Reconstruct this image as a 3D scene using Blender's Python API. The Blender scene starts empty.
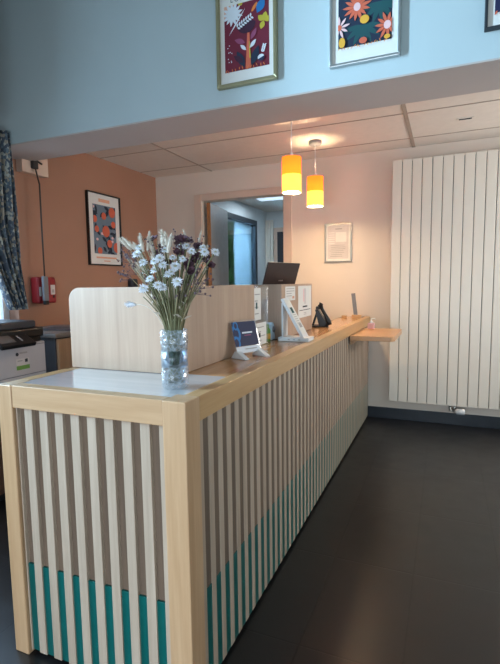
import bpy, bmesh, math, random
from mathutils import Vector, Matrix
random.seed(7)
PI = math.pi
scene = bpy.context.scene
COL = scene.collection

# ------------------------------------------------------------------ camera
cam_d = bpy.data.cameras.new('camera')
cam = bpy.data.objects.new('camera', cam_d)
COL.objects.link(cam)
_yaw, _pit, _rol = 0.399116606, -0.103668843, -0.0141722769
_fw = Vector((-math.sin(_yaw)*math.cos(_pit), math.cos(_yaw)*math.cos(_pit), math.sin(_pit)))
_r = Vector((math.cos(_yaw), math.sin(_yaw), 0))
_u = _r.cross(_fw)
_r2 = math.cos(_rol)*_r + math.sin(_rol)*_u
_u2 = -math.sin(_rol)*_r + math.cos(_rol)*_u
cam.matrix_world = Matrix(((_r2.x, _u2.x, -_fw.x, 0.6451), (_r2.y, _u2.y, -_fw.y, -1.0699),
                           (_r2.z, _u2.z, -_fw.z, 1.2689), (0, 0, 0, 1)))
cam_d.sensor_fit = 'VERTICAL'
cam_d.sensor_height = 36
cam_d.lens = 466.06/664*36
cam_d.clip_start = 0.02
scene.camera = cam

# ------------------------------------------------------------------ light and exposure
world = bpy.data.worlds.new('sky')
scene.world = world
world.use_nodes = True
_bg = world.node_tree.nodes['Background']
_bg.inputs[0].default_value = (0.62, 0.80, 1.0, 1)
_bg.inputs[1].default_value = 1.5
vs = scene.view_settings
vs.view_transform = 'Standard'
vs.look = 'None'
vs.gamma = 1
vs.use_curve_mapping = False
vs.exposure = 0.0

def area(name, loc, direction, sx, sy, power, color):
    l = bpy.data.lights.new(name, 'AREA')
    l.shape = 'RECTANGLE'
    l.size, l.size_y = sx, sy
    l.energy = power
    l.color = color
    o = bpy.data.objects.new(name, l)
    COL.objects.link(o)
    o.location = loc
    o.rotation_euler = Vector(direction).to_track_quat('-Z', 'Y').to_euler()
    return o
# daylight outside the windows of the tall entrance hall (left of and behind the camera), plus an added right fill
area('daylight_left', (-2.60, -.85, 2.3), (1, .25, 0), .34, 2.2, 330, (0.50, 0.78, 1.0))
area('daylight_rear', (0.2, -2.70, .80), (0, 1, -.85), 2.3, 1.2, 92, (0.80, 0.91, 1.0))
area('fill_right', (2.95, 2.55, 1.5), (-1, 0, .1), 1.2, 1.3, 64, (1.0, .95, .88))  # unseen source added to brighten the low room from the right
area('daylight_low_left', (-2.58, .98, 1.25), (1, 0, -.6), .9, 1.5, 30, (0.50, 0.74, 1.0))
# daylight outside the window of the room beyond the doorway
area('daylight_office', (-3.4, 5.0, 3.5), (1, 0, -.9), 1.8, 1.6, 1800, (0.55, 0.80, 1.0))

area('office_panel_light', (-1.50, 5.03, 2.400), (0, 0, -1), .5, .24, 14, (.72, .87, 1.0))

# ------------------------------------------------------------------ materials
def lin(h):
    h = h.lstrip('#')
    v = [int(h[i:i+2], 16)/255 for i in (0, 2, 4)]
    return tuple((c/12.92 if c <= .04045 else ((c+.055)/1.055)**2.4) for c in v)+(1,)
def mat(name, col, rough=.5, metal=0, var=.06, vscale=12, bump=0, bscale=60, spec=.5, trans=0, ior=1.45, coat=0, emit=None, estr=0):
    m = bpy.data.materials.new(name)
    m.use_nodes = True
    nt = m.node_tree
    b = nt.nodes['Principled BSDF']
    c = lin(col) if isinstance(col, str) else col
    b.inputs['Roughness'].default_value = rough
    b.inputs['Metallic'].default_value = metal
    b.inputs['Specular IOR Level'].default_value = spec
    b.inputs['Transmission Weight'].default_value = trans
    b.inputs['IOR'].default_value = ior
    b.inputs['Coat Weight'].default_value = coat
    if emit:
        b.inputs['Emission Color'].default_value = lin(emit)
        b.inputs['Emission Strength'].default_value = estr
    tc = nt.nodes.new('ShaderNodeTexCoord')
    n = nt.nodes.new('ShaderNodeTexNoise')
    n.inputs['Scale'].default_value = vscale
    n.inputs['Detail'].default_value = 4
    nt.links.new(tc.outputs['Object'], n.inputs['Vector'])
    r = nt.nodes.new('ShaderNodeValToRGB')
    r.color_ramp.elements[0].position = .3
    r.color_ramp.elements[1].position = .7
    r.color_ramp.elements[0].color = tuple(max(0, x*(1-var)) for x in c[:3])+(1,)
    r.color_ramp.elements[1].color = tuple(min(1, x*(1+var)) for x in c[:3])+(1,)
    nt.links.new(n.outputs['Fac'], r.inputs['Fac'])
    nt.links.new(r.outputs['Color'], b.inputs['Base Color'])
    if bump:
        n2 = nt.nodes.new('ShaderNodeTexNoise')
        n2.inputs['Scale'].default_value = bscale
        n2.inputs['Detail'].default_value = 3
        nt.links.new(tc.outputs['Object'], n2.inputs['Vector'])
        bp = nt.nodes.new('ShaderNodeBump')
        bp.inputs['Strength'].default_value = bump
        bp.inputs['Distance'].default_value = .01
        nt.links.new(n2.outputs['Fac'], bp.inputs['Height'])
        nt.links.new(bp.outputs['Normal'], b.inputs['Normal'])
    return m
def wood(name, ca, cb, axis='Z', rough=.4, scale=1.0, coat=0):
    """plain-sawn grain running along one axis"""
    m = bpy.data.materials.new(name)
    m.use_nodes = True
    nt = m.node_tree
    b = nt.nodes['Principled BSDF']
    b.inputs['Roughness'].default_value = rough
    b.inputs['Coat Weight'].default_value = coat
    b.inputs['Coat Roughness'].default_value = .12
    tc = nt.nodes.new('ShaderNodeTexCoord')
    mp = nt.nodes.new('ShaderNodeMapping')
    s = {'X': (1.2, 22, 22), 'Y': (22, 1.2, 22), 'Z': (22, 22, 1.2)}[axis]
    mp.inputs['Scale'].default_value = tuple(v*scale for v in s)
    nt.links.new(tc.outputs['Object'], mp.inputs['Vector'])
    n1 = nt.nodes.new('ShaderNodeTexNoise')
    n1.inputs['Scale'].default_value = 1.0
    n1.inputs['Detail'].default_value = 5
    n1.inputs['Distortion'].default_value = .6
    nt.links.new(mp.outputs['Vector'], n1.inputs['Vector'])
    n2 = nt.nodes.new('ShaderNodeTexNoise')
    n2.inputs['Scale'].default_value = 6
    n2.inputs['Detail'].default_value = 3
    nt.links.new(mp.outputs['Vector'], n2.inputs['Vector'])
    mx = nt.nodes.new('ShaderNodeMath')
    mx.operation = 'MULTIPLY_ADD'
    mx.inputs[1].default_value = .35
    nt.links.new(n2.outputs['Fac'], mx.inputs[0])
    nt.links.new(n1.outputs['Fac'], mx.inputs[2])
    r = nt.nodes.new('ShaderNodeValToRGB')
    r.color_ramp.elements[0].position = .42
    r.color_ramp.elements[1].position = .92
    r.color_ramp.elements[0].color = lin(ca)
    r.color_ramp.elements[1].color = lin(cb)
    nt.links.new(mx.outputs[0], r.inputs['Fac'])
    nt.links.new(r.outputs['Color'], b.inputs['Base Color'])
    bp = nt.nodes.new('ShaderNodeBump')
    bp.inputs['Strength'].default_value = .06
    bp.inputs['Distance'].default_value = .004
    nt.links.new(n2.outputs['Fac'], bp.inputs['Height'])
    nt.links.new(bp.outputs['Normal'], b.inputs['Normal'])
    return m
def glass(name, tint=(1, 1, 1, 1), clear=.75, rough=.03, shine=.9):
    """thin clear pane or vessel: mostly see-through with a glossy skin"""
    m = bpy.data.materials.new(name)
    m.use_nodes = True
    nt = m.node_tree
    nt.nodes.remove(nt.nodes['Principled BSDF'])
    out = nt.nodes['Material Output']
    tr = nt.nodes.new('ShaderNodeBsdfTransparent')
    tr.inputs[0].default_value = tint
    gl = nt.nodes.new('ShaderNodeBsdfGlossy')
    gl.inputs['Roughness'].default_value = rough
    fr = nt.nodes.new('ShaderNodeFresnel')
    fr.inputs[0].default_value = 1.45
    mth = nt.nodes.new('ShaderNodeMath')
    mth.operation = 'MULTIPLY_ADD'
    mth.inputs[1].default_value = shine
    mth.inputs[2].default_value = 1-clear
    mth.use_clamp = True
    nt.links.new(fr.outputs[0], mth.inputs[0])
    mix = nt.nodes.new('ShaderNodeMixShader')
    nt.links.new(mth.outputs[0], mix.inputs[0])
    nt.links.new(tr.outputs[0], mix.inputs[1])
    nt.links.new(gl.outputs[0], mix.inputs[2])
    nt.links.new(mix.outputs[0], out.inputs['Surface'])
    return m

M = {}
M['plaster_white'] = mat('pale plaster paint', '#b2c1c5', .75, var=.02, vscale=3, bump=.04, bscale=180)
M['wall_pink'] = mat('off white wall paint', '#e0d3c6', .75, var=.02, vscale=3, bump=.04, bscale=180)
M['terracotta'] = mat('terracotta wall paint', '#a57a64', .75, var=.03, vscale=3, bump=.05, bscale=160)
M['ceiling'] = mat('white ceiling board', '#dcd3ca', .85, var=.03, vscale=20, bump=.06, bscale=250)
M['soffit'] = mat('soffit paint', '#b7aca7', .8, var=.02, vscale=3, bump=.04, bscale=180)
M['seam'] = mat('ceiling seam grey', '#a6988c', .7)
M['base_tile'] = mat('dark slate skirting tile', '#1d242d', .35, var=.12)
M['hall_wall'] = mat('greige hall paint', '#8e8a84', .8, var=.03)
M['office_wall'] = mat('office wall paint', '#d5dadb', .75, var=.02)
M['casing'] = mat('door casing paint', '#d5bdac', .55, var=.02)
M['oak_z'] = wood('light oak upright', '#a8835f', '#bf9c79', 'Z', .42)
M['oak_x'] = wood('light oak across', '#a8835f', '#bf9c79', 'X', .42)
M['oak_y'] = wood('light oak lengthwise', '#ad8458', '#c29e72', 'Y', .35)
M['slat'] = wood('pale slat wood', '#9a8775', '#b29f8d', 'Z', .5)
M['slat_back'] = wood('brown backing board', '#5a4a3e', '#74604f', 'Z', .7)
M['screen_z'] = wood('screen laminate', '#a58874', '#b79b85', 'Z', .45)
M['top_lam_x'] = wood('worktop laminate', '#b0b0b4', '#c2c1c2', 'X', .2, coat=.8)
M['top_lam_y'] = wood('ledge laminate', '#a9794c', '#c39263', 'Y', .25, coat=.4)
M['shelf_wood'] = wood('shelf laminate', '#b4865e', '#c99b70', 'X', .35)
M['teal'] = mat('teal lacquer', '#04534f', .35, var=.04)
M['rad_white'] = mat('radiator enamel', '#dcd6cb', .35, var=.01)
M['steel'] = mat('brushed steel', '#a9a9a6', .3, 1)
M['brass'] = mat('champagne frame metal', '#a49c7c', .35, .75)
M['alu'] = mat('aluminium frame', '#b7bcbd', .3, .8)
M['black'] = mat('black plastic', '#131416', .35)
M['matt_black'] = mat('matt black', '#17181a', .6)
M['charcoal'] = mat('charcoal laminate', '#34343a', .5)
M['laptop'] = mat('dark laptop shell', '#3a2f2e', .38, .3)
M['white_pl'] = mat('white plastic', '#d8dadc', .4, var=.02)
M['print_white'] = mat('printer white', '#b9b4b8', .45, var=.02)
M['paper'] = mat('white paper', '#dcdad6', .8, var=.02)
M['ink'] = mat('grey print ink', '#a09c9b', .8)
M['ink_dark'] = mat('dark print ink', '#35363c', .8)
M['red'] = mat('red metal box', '#8e1f25', .4, var=.04)
M['grey_pl'] = mat('grey plastic', '#77777c', .5)
M['cord'] = mat('dark cord', '#3a3432', .6)
M['acrylic'] = glass('clear acrylic', clear=.97, shine=.4)
M['pane'] = glass('window glass', clear=.97)
M['green'] = mat('green plastic', '#5d8f2a', .4)
M['green_label'] = mat('green sticker', '#6f9a4a', .6)
M['pale_blue'] = mat('pale blue plastic', '#b8cad6', .35)
M['navy'] = mat('navy print', '#1d2347', .6)
M['blue'] = mat('blue print', '#1f6fae', .6)
M['burgundy'] = mat('burgundy print', '#6d1730', .7)
M['navy_green'] = mat('dark navy green print', '#17283f', .7)
M['teal_print'] = mat('dark teal print', '#15494d', .7)
M['coral'] = mat('coral print', '#cc6248', .7)
M['orange'] = mat('orange print', '#dd7b3a', .7)
M['pink'] = mat('pale pink print', '#e3bcbd', .7)
M['yellow'] = mat('yellow print', '#dca43a', .7)
M['olive'] = mat('olive print', '#b9ab36', .7)
M['plum'] = mat('dark plum print', '#3a1330', .7)
M['mauve'] = mat('mauve print', '#8d4567', .7)
M['white_print'] = mat('white print', '#d6dbe2', .7)
M['peach'] = mat('peach print', '#dba58a', .7)
M['slate_blue'] = mat('slate blue print', '#6a7b8a', .7)
M['ink_navy'] = mat('ink navy print', '#1e2a3a', .7)
M['frame_black'] = mat('black frame', '#141313', .4)
M['petal'] = mat('white dried petal', '#d6d8df', .7)
M['petal_core'] = mat('flower core cream', '#a9a588', .8)
M['plume'] = mat('cream plume', '#c9bfb2', .9)
M['purple'] = mat('dried purple petal', '#5a3d48', .85, var=.25, vscale=60)
M['mauve_seed'] = mat('mauve seed head', '#5d4a50', .85)
M['stem'] = mat('dried stem', '#85785a', .8, var=.2)
M['stem_green'] = mat('dried green stem', '#666446', .8, var=.2)
M['pink_soap'] = mat('pink liquid', '#c9a0a4', .2)
M['navy_box'] = mat('navy plastic box', '#20242f', .5)
M['door_grey'] = mat('grey door paint', '#8e8b88', .5)
M['door_edge'] = wood('door edge wood', '#8a5a33', '#a8713f', 'Z', .5)
M['win_dark'] = mat('anthracite window frame', '#2b3036', .45)
M['dark_wood'] = wood('dark brown cabinet', '#4a342a', '#5e4437', 'Y', .5)
M['cab_wood'] = wood('cabinet wood', '#8a6a50', '#a08064', 'Z', .5)
M['cab_top'] = mat('cabinet top grey', '#6d645f', .4)
M['leaf'] = mat('tree leaf', '#74b060', .6, var=.3, vscale=2)
M['bark'] = mat('bark', '#5b4a3a', .9, bump=.3)
M['lawn'] = mat('lawn', '#5d8450', .9, var=.3, bump=.3)
M['led'] = mat('cool led panel', '#e8f2f5', .5, emit='#d8ecff', estr=.9)
M['white_label'] = mat('white label', '#c9c3c2', .6)

# dark floor tiles: brick pattern with thin grout
def floor_mat():
    m = bpy.data.materials.new('dark floor tile')
    m.use_nodes = True
    nt = m.node_tree
    b = nt.nodes['Principled BSDF']
    b.inputs['Specular IOR Level'].default_value = .55
    tc = nt.nodes.new('ShaderNodeTexCoord')
    mp = nt.nodes.new('ShaderNodeMapping')
    mp.inputs['Location'].default_value = (-.2, -.39, 0)
    nt.links.new(tc.outputs['Object'], mp.inputs['Vector'])
    br = nt.nodes.new('ShaderNodeTexBrick')
    br.offset = 0
    br.inputs['Scale'].default_value = 1
    br.inputs['Brick Width'].default_value = .345
    br.inputs['Row Height'].default_value = .57
    br.inputs['Mortar Size'].default_value = .004
    br.inputs['Mortar Smooth'].default_value = .3
    br.inputs['Color1'].default_value = lin('#151415')
    br.inputs['Color2'].default_value = lin('#191718')
    br.inputs['Mortar'].default_value = lin('#060606')
    nt.links.new(mp.outputs['Vector'], br.inputs['Vector'])
    n = nt.nodes.new('ShaderNodeTexNoise')
    n.inputs['Scale'].default_value = 9
    n.inputs['Detail'].default_value = 6
    nt.links.new(tc.outputs['Object'], n.inputs['Vector'])
    r = nt.nodes.new('ShaderNodeMapRange')
    r.inputs['To Min'].default_value = .24
    r.inputs['To Max'].default_value = .42
    nt.links.new(n.outputs['Fac'], r.inputs['Value'])
    nt.links.new(r.outputs[0], b.inputs['Roughness'])
    mx = nt.nodes.new('ShaderNodeMix')
    mx.data_type = 'RGBA'
    mx.blend_type = 'MULTIPLY'
    mx.inputs[0].default_value = .35
    nt.links.new(br.outputs['Color'], mx.inputs[6])
    nt.links.new(n.outputs['Color'], mx.inputs[7])
    nt.links.new(br.outputs['Color'], b.inputs['Base Color'])
    bp = nt.nodes.new('ShaderNodeBump')
    bp.inputs['Strength'].default_value = .25
    bp.inputs['Distance'].default_value = .002
    bp.invert = True
    nt.links.new(br.outputs['Fac'], bp.inputs['Height'])
    nt.links.new(bp.outputs['Normal'], b.inputs['Normal'])
    return m
M['floor'] = floor_mat()

def curtain_mat():
    m = bpy.data.materials.new('patterned curtain cloth')
    m.use_nodes = True
    nt = m.node_tree
    b = nt.nodes['Principled BSDF']
    b.inputs['Roughness'].default_value = .9
    tc = nt.nodes.new('ShaderNodeTexCoord')
    mp = nt.nodes.new('ShaderNodeMapping')
    mp.inputs['Scale'].default_value = (1, 1, .8)
    nt.links.new(tc.outputs['Object'], mp.inputs['Vector'])
    v = nt.nodes.new('ShaderNodeTexVoronoi')
    v.inputs['Scale'].default_value = 66
    nt.links.new(mp.outputs['Vector'], v.inputs['Vector'])
    r = nt.nodes.new('ShaderNodeValToRGB')
    r.color_ramp.interpolation = 'CONSTANT'
    e = r.color_ramp.elements
    e[0].position = 0
    e[0].color = lin('#464f5c')
    e[1].position = .36
    e[1].color = lin('#928a7e')
    for p, c in ((.52, '#66747f'), (.66, '#a8a9a2'), (.8, '#4d5a68')):
        x = e.new(p)
        x.color = lin(c)
    sp = nt.nodes.new('ShaderNodeSeparateColor')
    nt.links.new(v.outputs['Color'], sp.inputs[0])
    nt.links.new(sp.outputs[0], r.inputs['Fac'])
    nt.links.new(r.outputs['Color'], b.inputs['Base Color'])
    return m
M['curtain'] = curtain_mat()

def sheer_mat():
    m = bpy.data.materials.new('pale blue sheer cloth')
    m.use_nodes = True
    nt = m.node_tree
    b = nt.nodes['Principled BSDF']
    b.inputs['Base Color'].default_value = lin('#dbe8ee')
    b.inputs['Roughness'].default_value = .9
    tl = nt.nodes.new('ShaderNodeBsdfTranslucent')
    tl.inputs[0].default_value = lin('#b9dcf0')
    mix = nt.nodes.new('ShaderNodeMixShader')
    mix.inputs[0].default_value = .6
    nt.links.new(b.outputs[0], mix.inputs[1])
    nt.links.new(tl.outputs[0], mix.inputs[2])
    nt.links.new(mix.outputs[0], nt.nodes['Material Output'].inputs['Surface'])
    return m
M['sheer'] = sheer_mat()

def shade_mat(name, col, estr):
    """lamp shade cloth: lets the bulb's light through and glows evenly"""
    m = bpy.data.materials.new(name)
    m.use_nodes = True
    nt = m.node_tree
    nt.nodes.remove(nt.nodes['Principled BSDF'])
    df = nt.nodes.new('ShaderNodeBsdfDiffuse')
    df.inputs[0].default_value = lin(col)
    tl = nt.nodes.new('ShaderNodeBsdfTranslucent')
    tl.inputs[0].default_value = lin(col)
    mix = nt.nodes.new('ShaderNodeMixShader')
    mix.inputs[0].default_value = .6
    em = nt.nodes.new('ShaderNodeEmission')
    em.inputs[0].default_value = lin(col)
    em.inputs[1].default_value = estr
    ad = nt.nodes.new('ShaderNodeAddShader')
    nt.links.new(df.outputs[0], mix.inputs[1])
    nt.links.new(tl.outputs[0], mix.inputs[2])
    nt.links.new(mix.outputs[0], ad.inputs[0])
    nt.links.new(em.outputs[0], ad.inputs[1])
    nt.links.new(ad.outputs[0], nt.nodes['Material Output'].inputs['Surface'])
    return m
M['shade_top'] = shade_mat('orange shade cloth', '#f0872a', 1.3)
M['shade_low'] = shade_mat('bulb-lit shade cloth', '#ffc552', 2.0)  # bulb's stronger glow on the lower half put into colour and emission
M['lining'] = mat('white shade lining', '#f3efe4', .8, var=.01)
M['diffuser'] = mat('lamp diffuser disc', '#fff2dc', .5, emit='#ffe2b0', estr=3.0)

def vase_mat():
    m = bpy.data.materials.new('cut glass')
    m.use_nodes = True
    nt = m.node_tree
    nt.nodes.remove(nt.nodes['Principled BSDF'])
    tr = nt.nodes.new('ShaderNodeBsdfTransparent')
    tr.inputs[0].default_value = (.91, .945, .97, 1)
    gl = nt.nodes.new('ShaderNodeBsdfGlossy')
    gl.inputs['Roughness'].default_value = .16
    tc = nt.nodes.new('ShaderNodeTexCoord')
    v = nt.nodes.new('ShaderNodeTexVoronoi')
    v.inputs['Scale'].default_value = 75
    nt.links.new(tc.outputs['Object'], v.inputs['Vector'])
    bp = nt.nodes.new('ShaderNodeBump')
    bp.inputs['Strength'].default_value = .3
    bp.inputs['Distance'].default_value = .01
    nt.links.new(v.outputs['Distance'], bp.inputs['Height'])
    nt.links.new(bp.outputs['Normal'], gl.inputs['Normal'])
    fr = nt.nodes.new('ShaderNodeFresnel')
    fr.inputs[0].default_value = 1.5
    nt.links.new(bp.outputs['Normal'], fr.inputs['Normal'])
    ma = nt.nodes.new('ShaderNodeMath')
    ma.operation = 'MULTIPLY_ADD'
    ma.inputs[1].default_value = .35
    ma.inputs[2].default_value = .02
    ma.use_clamp = True
    nt.links.new(fr.outputs[0], ma.inputs[0])
    mix = nt.nodes.new('ShaderNodeMixShader')
    nt.links.new(ma.outputs[0], mix.inputs[0])
    # ground facets scatter a little light
    df = nt.nodes.new('ShaderNodeBsdfTranslucent')
    df.inputs[0].default_value = (.82, .88, .95, 1)
    d2 = nt.nodes.new('ShaderNodeBsdfDiffuse')
    d2.inputs[0].default_value = (.82, .88, .95, 1)
    m0 = nt.nodes.new('ShaderNodeMixShader')
    nt.links.new(df.outputs[0], m0.inputs[1])
    nt.links.new(d2.outputs[0], m0.inputs[2])
    v2 = nt.nodes.new('ShaderNodeTexVoronoi')
    v2.feature = 'DISTANCE_TO_EDGE'
    v2.inputs['Scale'].default_value = 75
    nt.links.new(tc.outputs['Object'], v2.inputs['Vector'])
    rp = nt.nodes.new('ShaderNodeMapRange')
    rp.inputs['From Max'].default_value = .12
    rp.inputs['To Min'].default_value = .32
    rp.inputs['To Max'].default_value = .05
    nt.links.new(v2.outputs['Distance'], rp.inputs['Value'])
    m1 = nt.nodes.new('ShaderNodeMixShader')
    nt.links.new(rp.outputs[0], m1.inputs[0])
    nt.links.new(tr.outputs[0], m1.inputs[1])
    nt.links.new(m0.outputs[0], m1.inputs[2])
    nt.links.new(m1.outputs[0], mix.inputs[1])
    nt.links.new(gl.outputs[0], mix.inputs[2])
    nt.links.new(mix.outputs[0], nt.nodes['Material Output'].inputs['Surface'])
    return m
M['vase_cut'] = vase_mat()
M['vase_frost'] = glass('frosted glass band', (.74, .83, .93, 1), .97, .35, .3)

# ------------------------------------------------------------------ mesh helpers
class MB:
    def __init__(self):
        self.bm = bmesh.new()
        self.mats = []
    def mi(self, m):
        if m is None:
            return 0
        if m not in self.mats:
            self.mats.append(m)
        return self.mats.index(m)
    def face(self, pts, m=None, smooth=False):
        vs_ = [self.bm.verts.new(p) for p in pts]
        f = self.bm.faces.new(vs_)
        f.material_index = self.mi(m)
        f.smooth = smooth
        return f
    def box(self, x0, x1, y0, y1, z0, z1, bevel=0, m=None, xf=None, seg=2):
        b = bmesh.new()
        bmesh.ops.create_cube(b, size=1)
        for v in b.verts:
            v.co = Vector(((x0+x1)/2+v.co.x*(x1-x0), (y0+y1)/2+v.co.y*(y1-y0), (z0+z1)/2+v.co.z*(z1-z0)))
        if bevel:
            bmesh.ops.bevel(b, geom=list(b.edges), offset=bevel, segments=seg, affect='EDGES', profile=.5)
        self.merge(b, m, xf)
        return self
    def merge(self, b, m=None, xf=None, smooth=None):
        i = self.mi(m)
        if xf is not None:
            bmesh.ops.transform(b, matrix=xf, verts=b.verts)
        mp = {}
        for v in b.verts:
            mp[v] = self.bm.verts.new(v.co)
        for f in b.faces:
            nf = self.bm.faces.new([mp[v] for v in f.verts])
            nf.material_index = i
            nf.smooth = f.smooth if smooth is None else smooth
        b.free()
    def lathe(self, prof, c=(0, 0, 0), n=32, m=None, xf=None, closed=False):
        b = bmesh.new()
        rings = []
        for r, z in prof:
            if r < 1e-6:
                rings.append([b.verts.new((c[0], c[1], c[2]+z))])
            else:
                rings.append([b.verts.new((c[0]+r*math.cos(2*PI*k/n), c[1]+r*math.sin(2*PI*k/n), c[2]+z)) for k in range(n)])
        pairs = list(zip(rings[:-1], rings[1:]))
        if closed:
            pairs.append((rings[-1], rings[0]))
        for a, d in pairs:
            for k in range(n):
                k2 = (k+1) % n
                if len(a) == 1 and len(d) == 1:
                    continue
                if len(a) == 1:
                    q = [a[0], d[k2], d[k]]
                elif len(d) == 1:
                    q = [a[k], a[k2], d[0]]
                else:
                    q = [a[k], a[k2], d[k2], d[k]]
                f = b.faces.new(q)
                f.smooth = True
        self.merge(b, m, xf)
        return self
    def tube(self, pts, r, n=8, m=None, caps=True):
        pts = [Vector(p) for p in pts]
        rr = r if isinstance(r, (list, tuple)) else [r]*len(pts)
        i = self.mi(m)
        rings = []
        ref = Vector((.137, .31, .94)).normalized()
        for k, p in enumerate(pts):
            t = (pts[min(k+1, len(pts)-1)]-pts[max(k-1, 0)]).normalized()
            a = t.cross(ref)
            if a.length < .05:
                a = t.cross(Vector((1, 0, 0)))
            a.normalize()
            bb = t.cross(a)
            rings.append([self.bm.verts.new(p+rr[k]*(math.cos(2*PI*j/n)*a+math.sin(2*PI*j/n)*bb)) for j in range(n)])
        for a, d in zip(rings[:-1], rings[1:]):
            for j in range(n):
                f = self.bm.faces.new([a[j], a[(j+1) % n], d[(j+1) % n], d[j]])
                f.smooth = True
                f.material_index = i
        if caps:
            for q in (rings[0][::-1], rings[-1]):
                f = self.bm.faces.new(q)
                f.material_index = i
        return self
    def prism(self, poly, h0, h1, fn, m=None, bevel=0):
        """polygon (a,b) list extruded from h0 to h1; fn(a,b,h) gives the point"""
        b = bmesh.new()
        lo = [b.verts.new(fn(a, c, h0)) for a, c in poly]
        hi = [b.verts.new(fn(a, c, h1)) for a, c in poly]
        b.faces.new(lo[::-1])
        b.faces.new(hi)
        for k in range(len(poly)):
            k2 = (k+1) % len(poly)
            b.faces.new([lo[k], lo[k2], hi[k2], hi[k]])
        bmesh.ops.recalc_face_normals(b, faces=b.faces)
        if bevel:
            bmesh.ops.bevel(b, geom=list(b.edges), offset=bevel, segments=2, affect='EDGES', profile=.5)
        self.merge(b, m)
        return self
    def ball(self, c, r, m=None, u=10, v=7, sc=(1, 1, 1), rot=None):
        b = bmesh.new()
        bmesh.ops.create_uvsphere(b, u_segments=u, v_segments=v, radius=r)
        for f in b.faces:
            f.smooth = True
        x = Matrix.Translation(c)
        if rot is not None:
            x = x @ rot
        x = x @ Matrix.Diagonal((*sc, 1))
        self.merge(b, m, x)
        return self
    def build(self, name, material=None, parent=None, recalc=False):
        me = bpy.data.meshes.new(name)
        if recalc:
            bmesh.ops.recalc_face_normals(self.bm, faces=self.bm.faces)
        self.bm.to_mesh(me)
        self.bm.free()
        ml = self.mats if self.mats else [material]
        for x in ml:
            me.materials.append(x if x is not None else material)
        o = bpy.data.objects.new(name, me)
        COL.objects.link(o)
        if parent is not None:
            o.parent = parent
        return o

def tag(o, label, cat, group=None, kind=None):
    o['label'] = label
    o['category'] = cat
    if group:
        o['group'] = group
    if kind:
        o['kind'] = kind
    return o
def thing(name, loc, label, cat, group=None, rz=0):
    o = bpy.data.objects.new(name, None)
    o.empty_display_size = .05
    COL.objects.link(o)
    o.location = loc
    o.rotation_euler = (0, 0, rz)
    return tag(o, label, cat, group)
def struct(o):
    o['kind'] = 'structure'
    return o
def sbox(name, m, *a, bevel=0, parent=None):
    o = MB().box(*a, bevel=bevel).build(name, m, parent)
    if parent is None:
        struct(o)
    return o
def copy_tree(o, parent=None):
    c = o.copy()
    COL.objects.link(c)
    if parent is not None:
        c.parent = parent
    for ch in list(o.children):
        copy_tree(ch, c)
    return c
def text_mesh(s, size, m, parent, name, xf, extrude=.0004):
    cu = bpy.data.curves.new(name, 'FONT')
    cu.body = s
    cu.size = size
    cu.align_x = 'CENTER'
    cu.align_y = 'CENTER'
    cu.extrude = extrude
    tmp = bpy.data.objects.new(name, cu)
    COL.objects.link(tmp)
    dg = bpy.context.evaluated_depsgraph_get()
    me = bpy.data.meshes.new_from_object(tmp.evaluated_get(dg))
    bpy.data.objects.remove(tmp)
    me.transform(xf)
    me.materials.clear()
    me.materials.append(m)
    o = bpy.data.objects.new(name, me)
    COL.objects.link(o)
    o.parent = parent
    return o

# ------------------------------------------------------------------ the setting
L = 3.334       # back wall plane
CZ = 2.424      # low ceiling
BY = 1.27       # face of the upper wall
LX = -2.30      # left wall plane
RX = 2.60
HZ = 3.60       # ceiling of the tall hall
RY = -2.50
fl = MB().box(-4.0, RX+.2, RY-.2, 6.6, -.1, 0).build('floor', M['floor'])
struct(fl)

# left wall with two window openings
def wall_x(name, m, x0, x1, y0, y1, z0, z1, holes):
    """wall slab of constant x with rectangular holes (y0,y1,z0,z1), cut as a grid"""
    ys = sorted({y0, y1, *[h[0] for h in holes], *[h[1] for h in holes]})
    zs = sorted({z0, z1, *[h[2] for h in holes], *[h[3] for h in holes]})
    mb = MB()
    for a, b in zip(ys[:-1], ys[1:]):
        for c, d in zip(zs[:-1], zs[1:]):
            if any(h[0] <= a and b <= h[1] and h[2] <= c and d <= h[3] for h in holes):
                continue
            mb.box(x0, x1, a, b, c, d)
    return struct(mb.build(name, m))
def wall_y(name, m, y0, y1, x0, x1, z0, z1, holes):
    xs = sorted({x0, x1, *[h[0] for h in holes], *[h[1] for h in holes]})
    zs = sorted({z0, z1, *[h[2] for h in holes], *[h[3] for h in holes]})
    mb = MB()
    for a, b in zip(xs[:-1], xs[1:]):
        for c, d in zip(zs[:-1], zs[1:]):
            if any(h[0] <= a and b <= h[1] and h[2] <= c and d <= h[3] for h in holes):
                continue
            mb.box(a, b, y0, y1, c, d)
    return struct(mb.build(name, m))
W1 = (.50, 1.47, .45, 2.12)
W2 = (-1.25, -.45, .95, 3.35)
wall_x('wall_left', M['terracotta'], LX-.2, LX, RY, L, 0, HZ, [W1, W2])
WR = (-1.0, 2.0, .08, 1.50)
wall_y('wall_rear', M['hall_wall'], RY-.2, RY, LX-.2, RX, 0, HZ, [WR])
W5 = (1.9, 3.2, .85, 2.15)
wall_x('wall_right', M['wall_pink'], RX, RX+.2, RY-.2, L+.12, 0, HZ, [W5])
DX0, DX1, DZ = -1.735, -.838, 2.130
wall_y('wall_back', M['wall_pink'], L, L+.12, LX-.2, RX, 0, CZ+.1, [(DX0, DX1, 0, DZ)])
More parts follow.
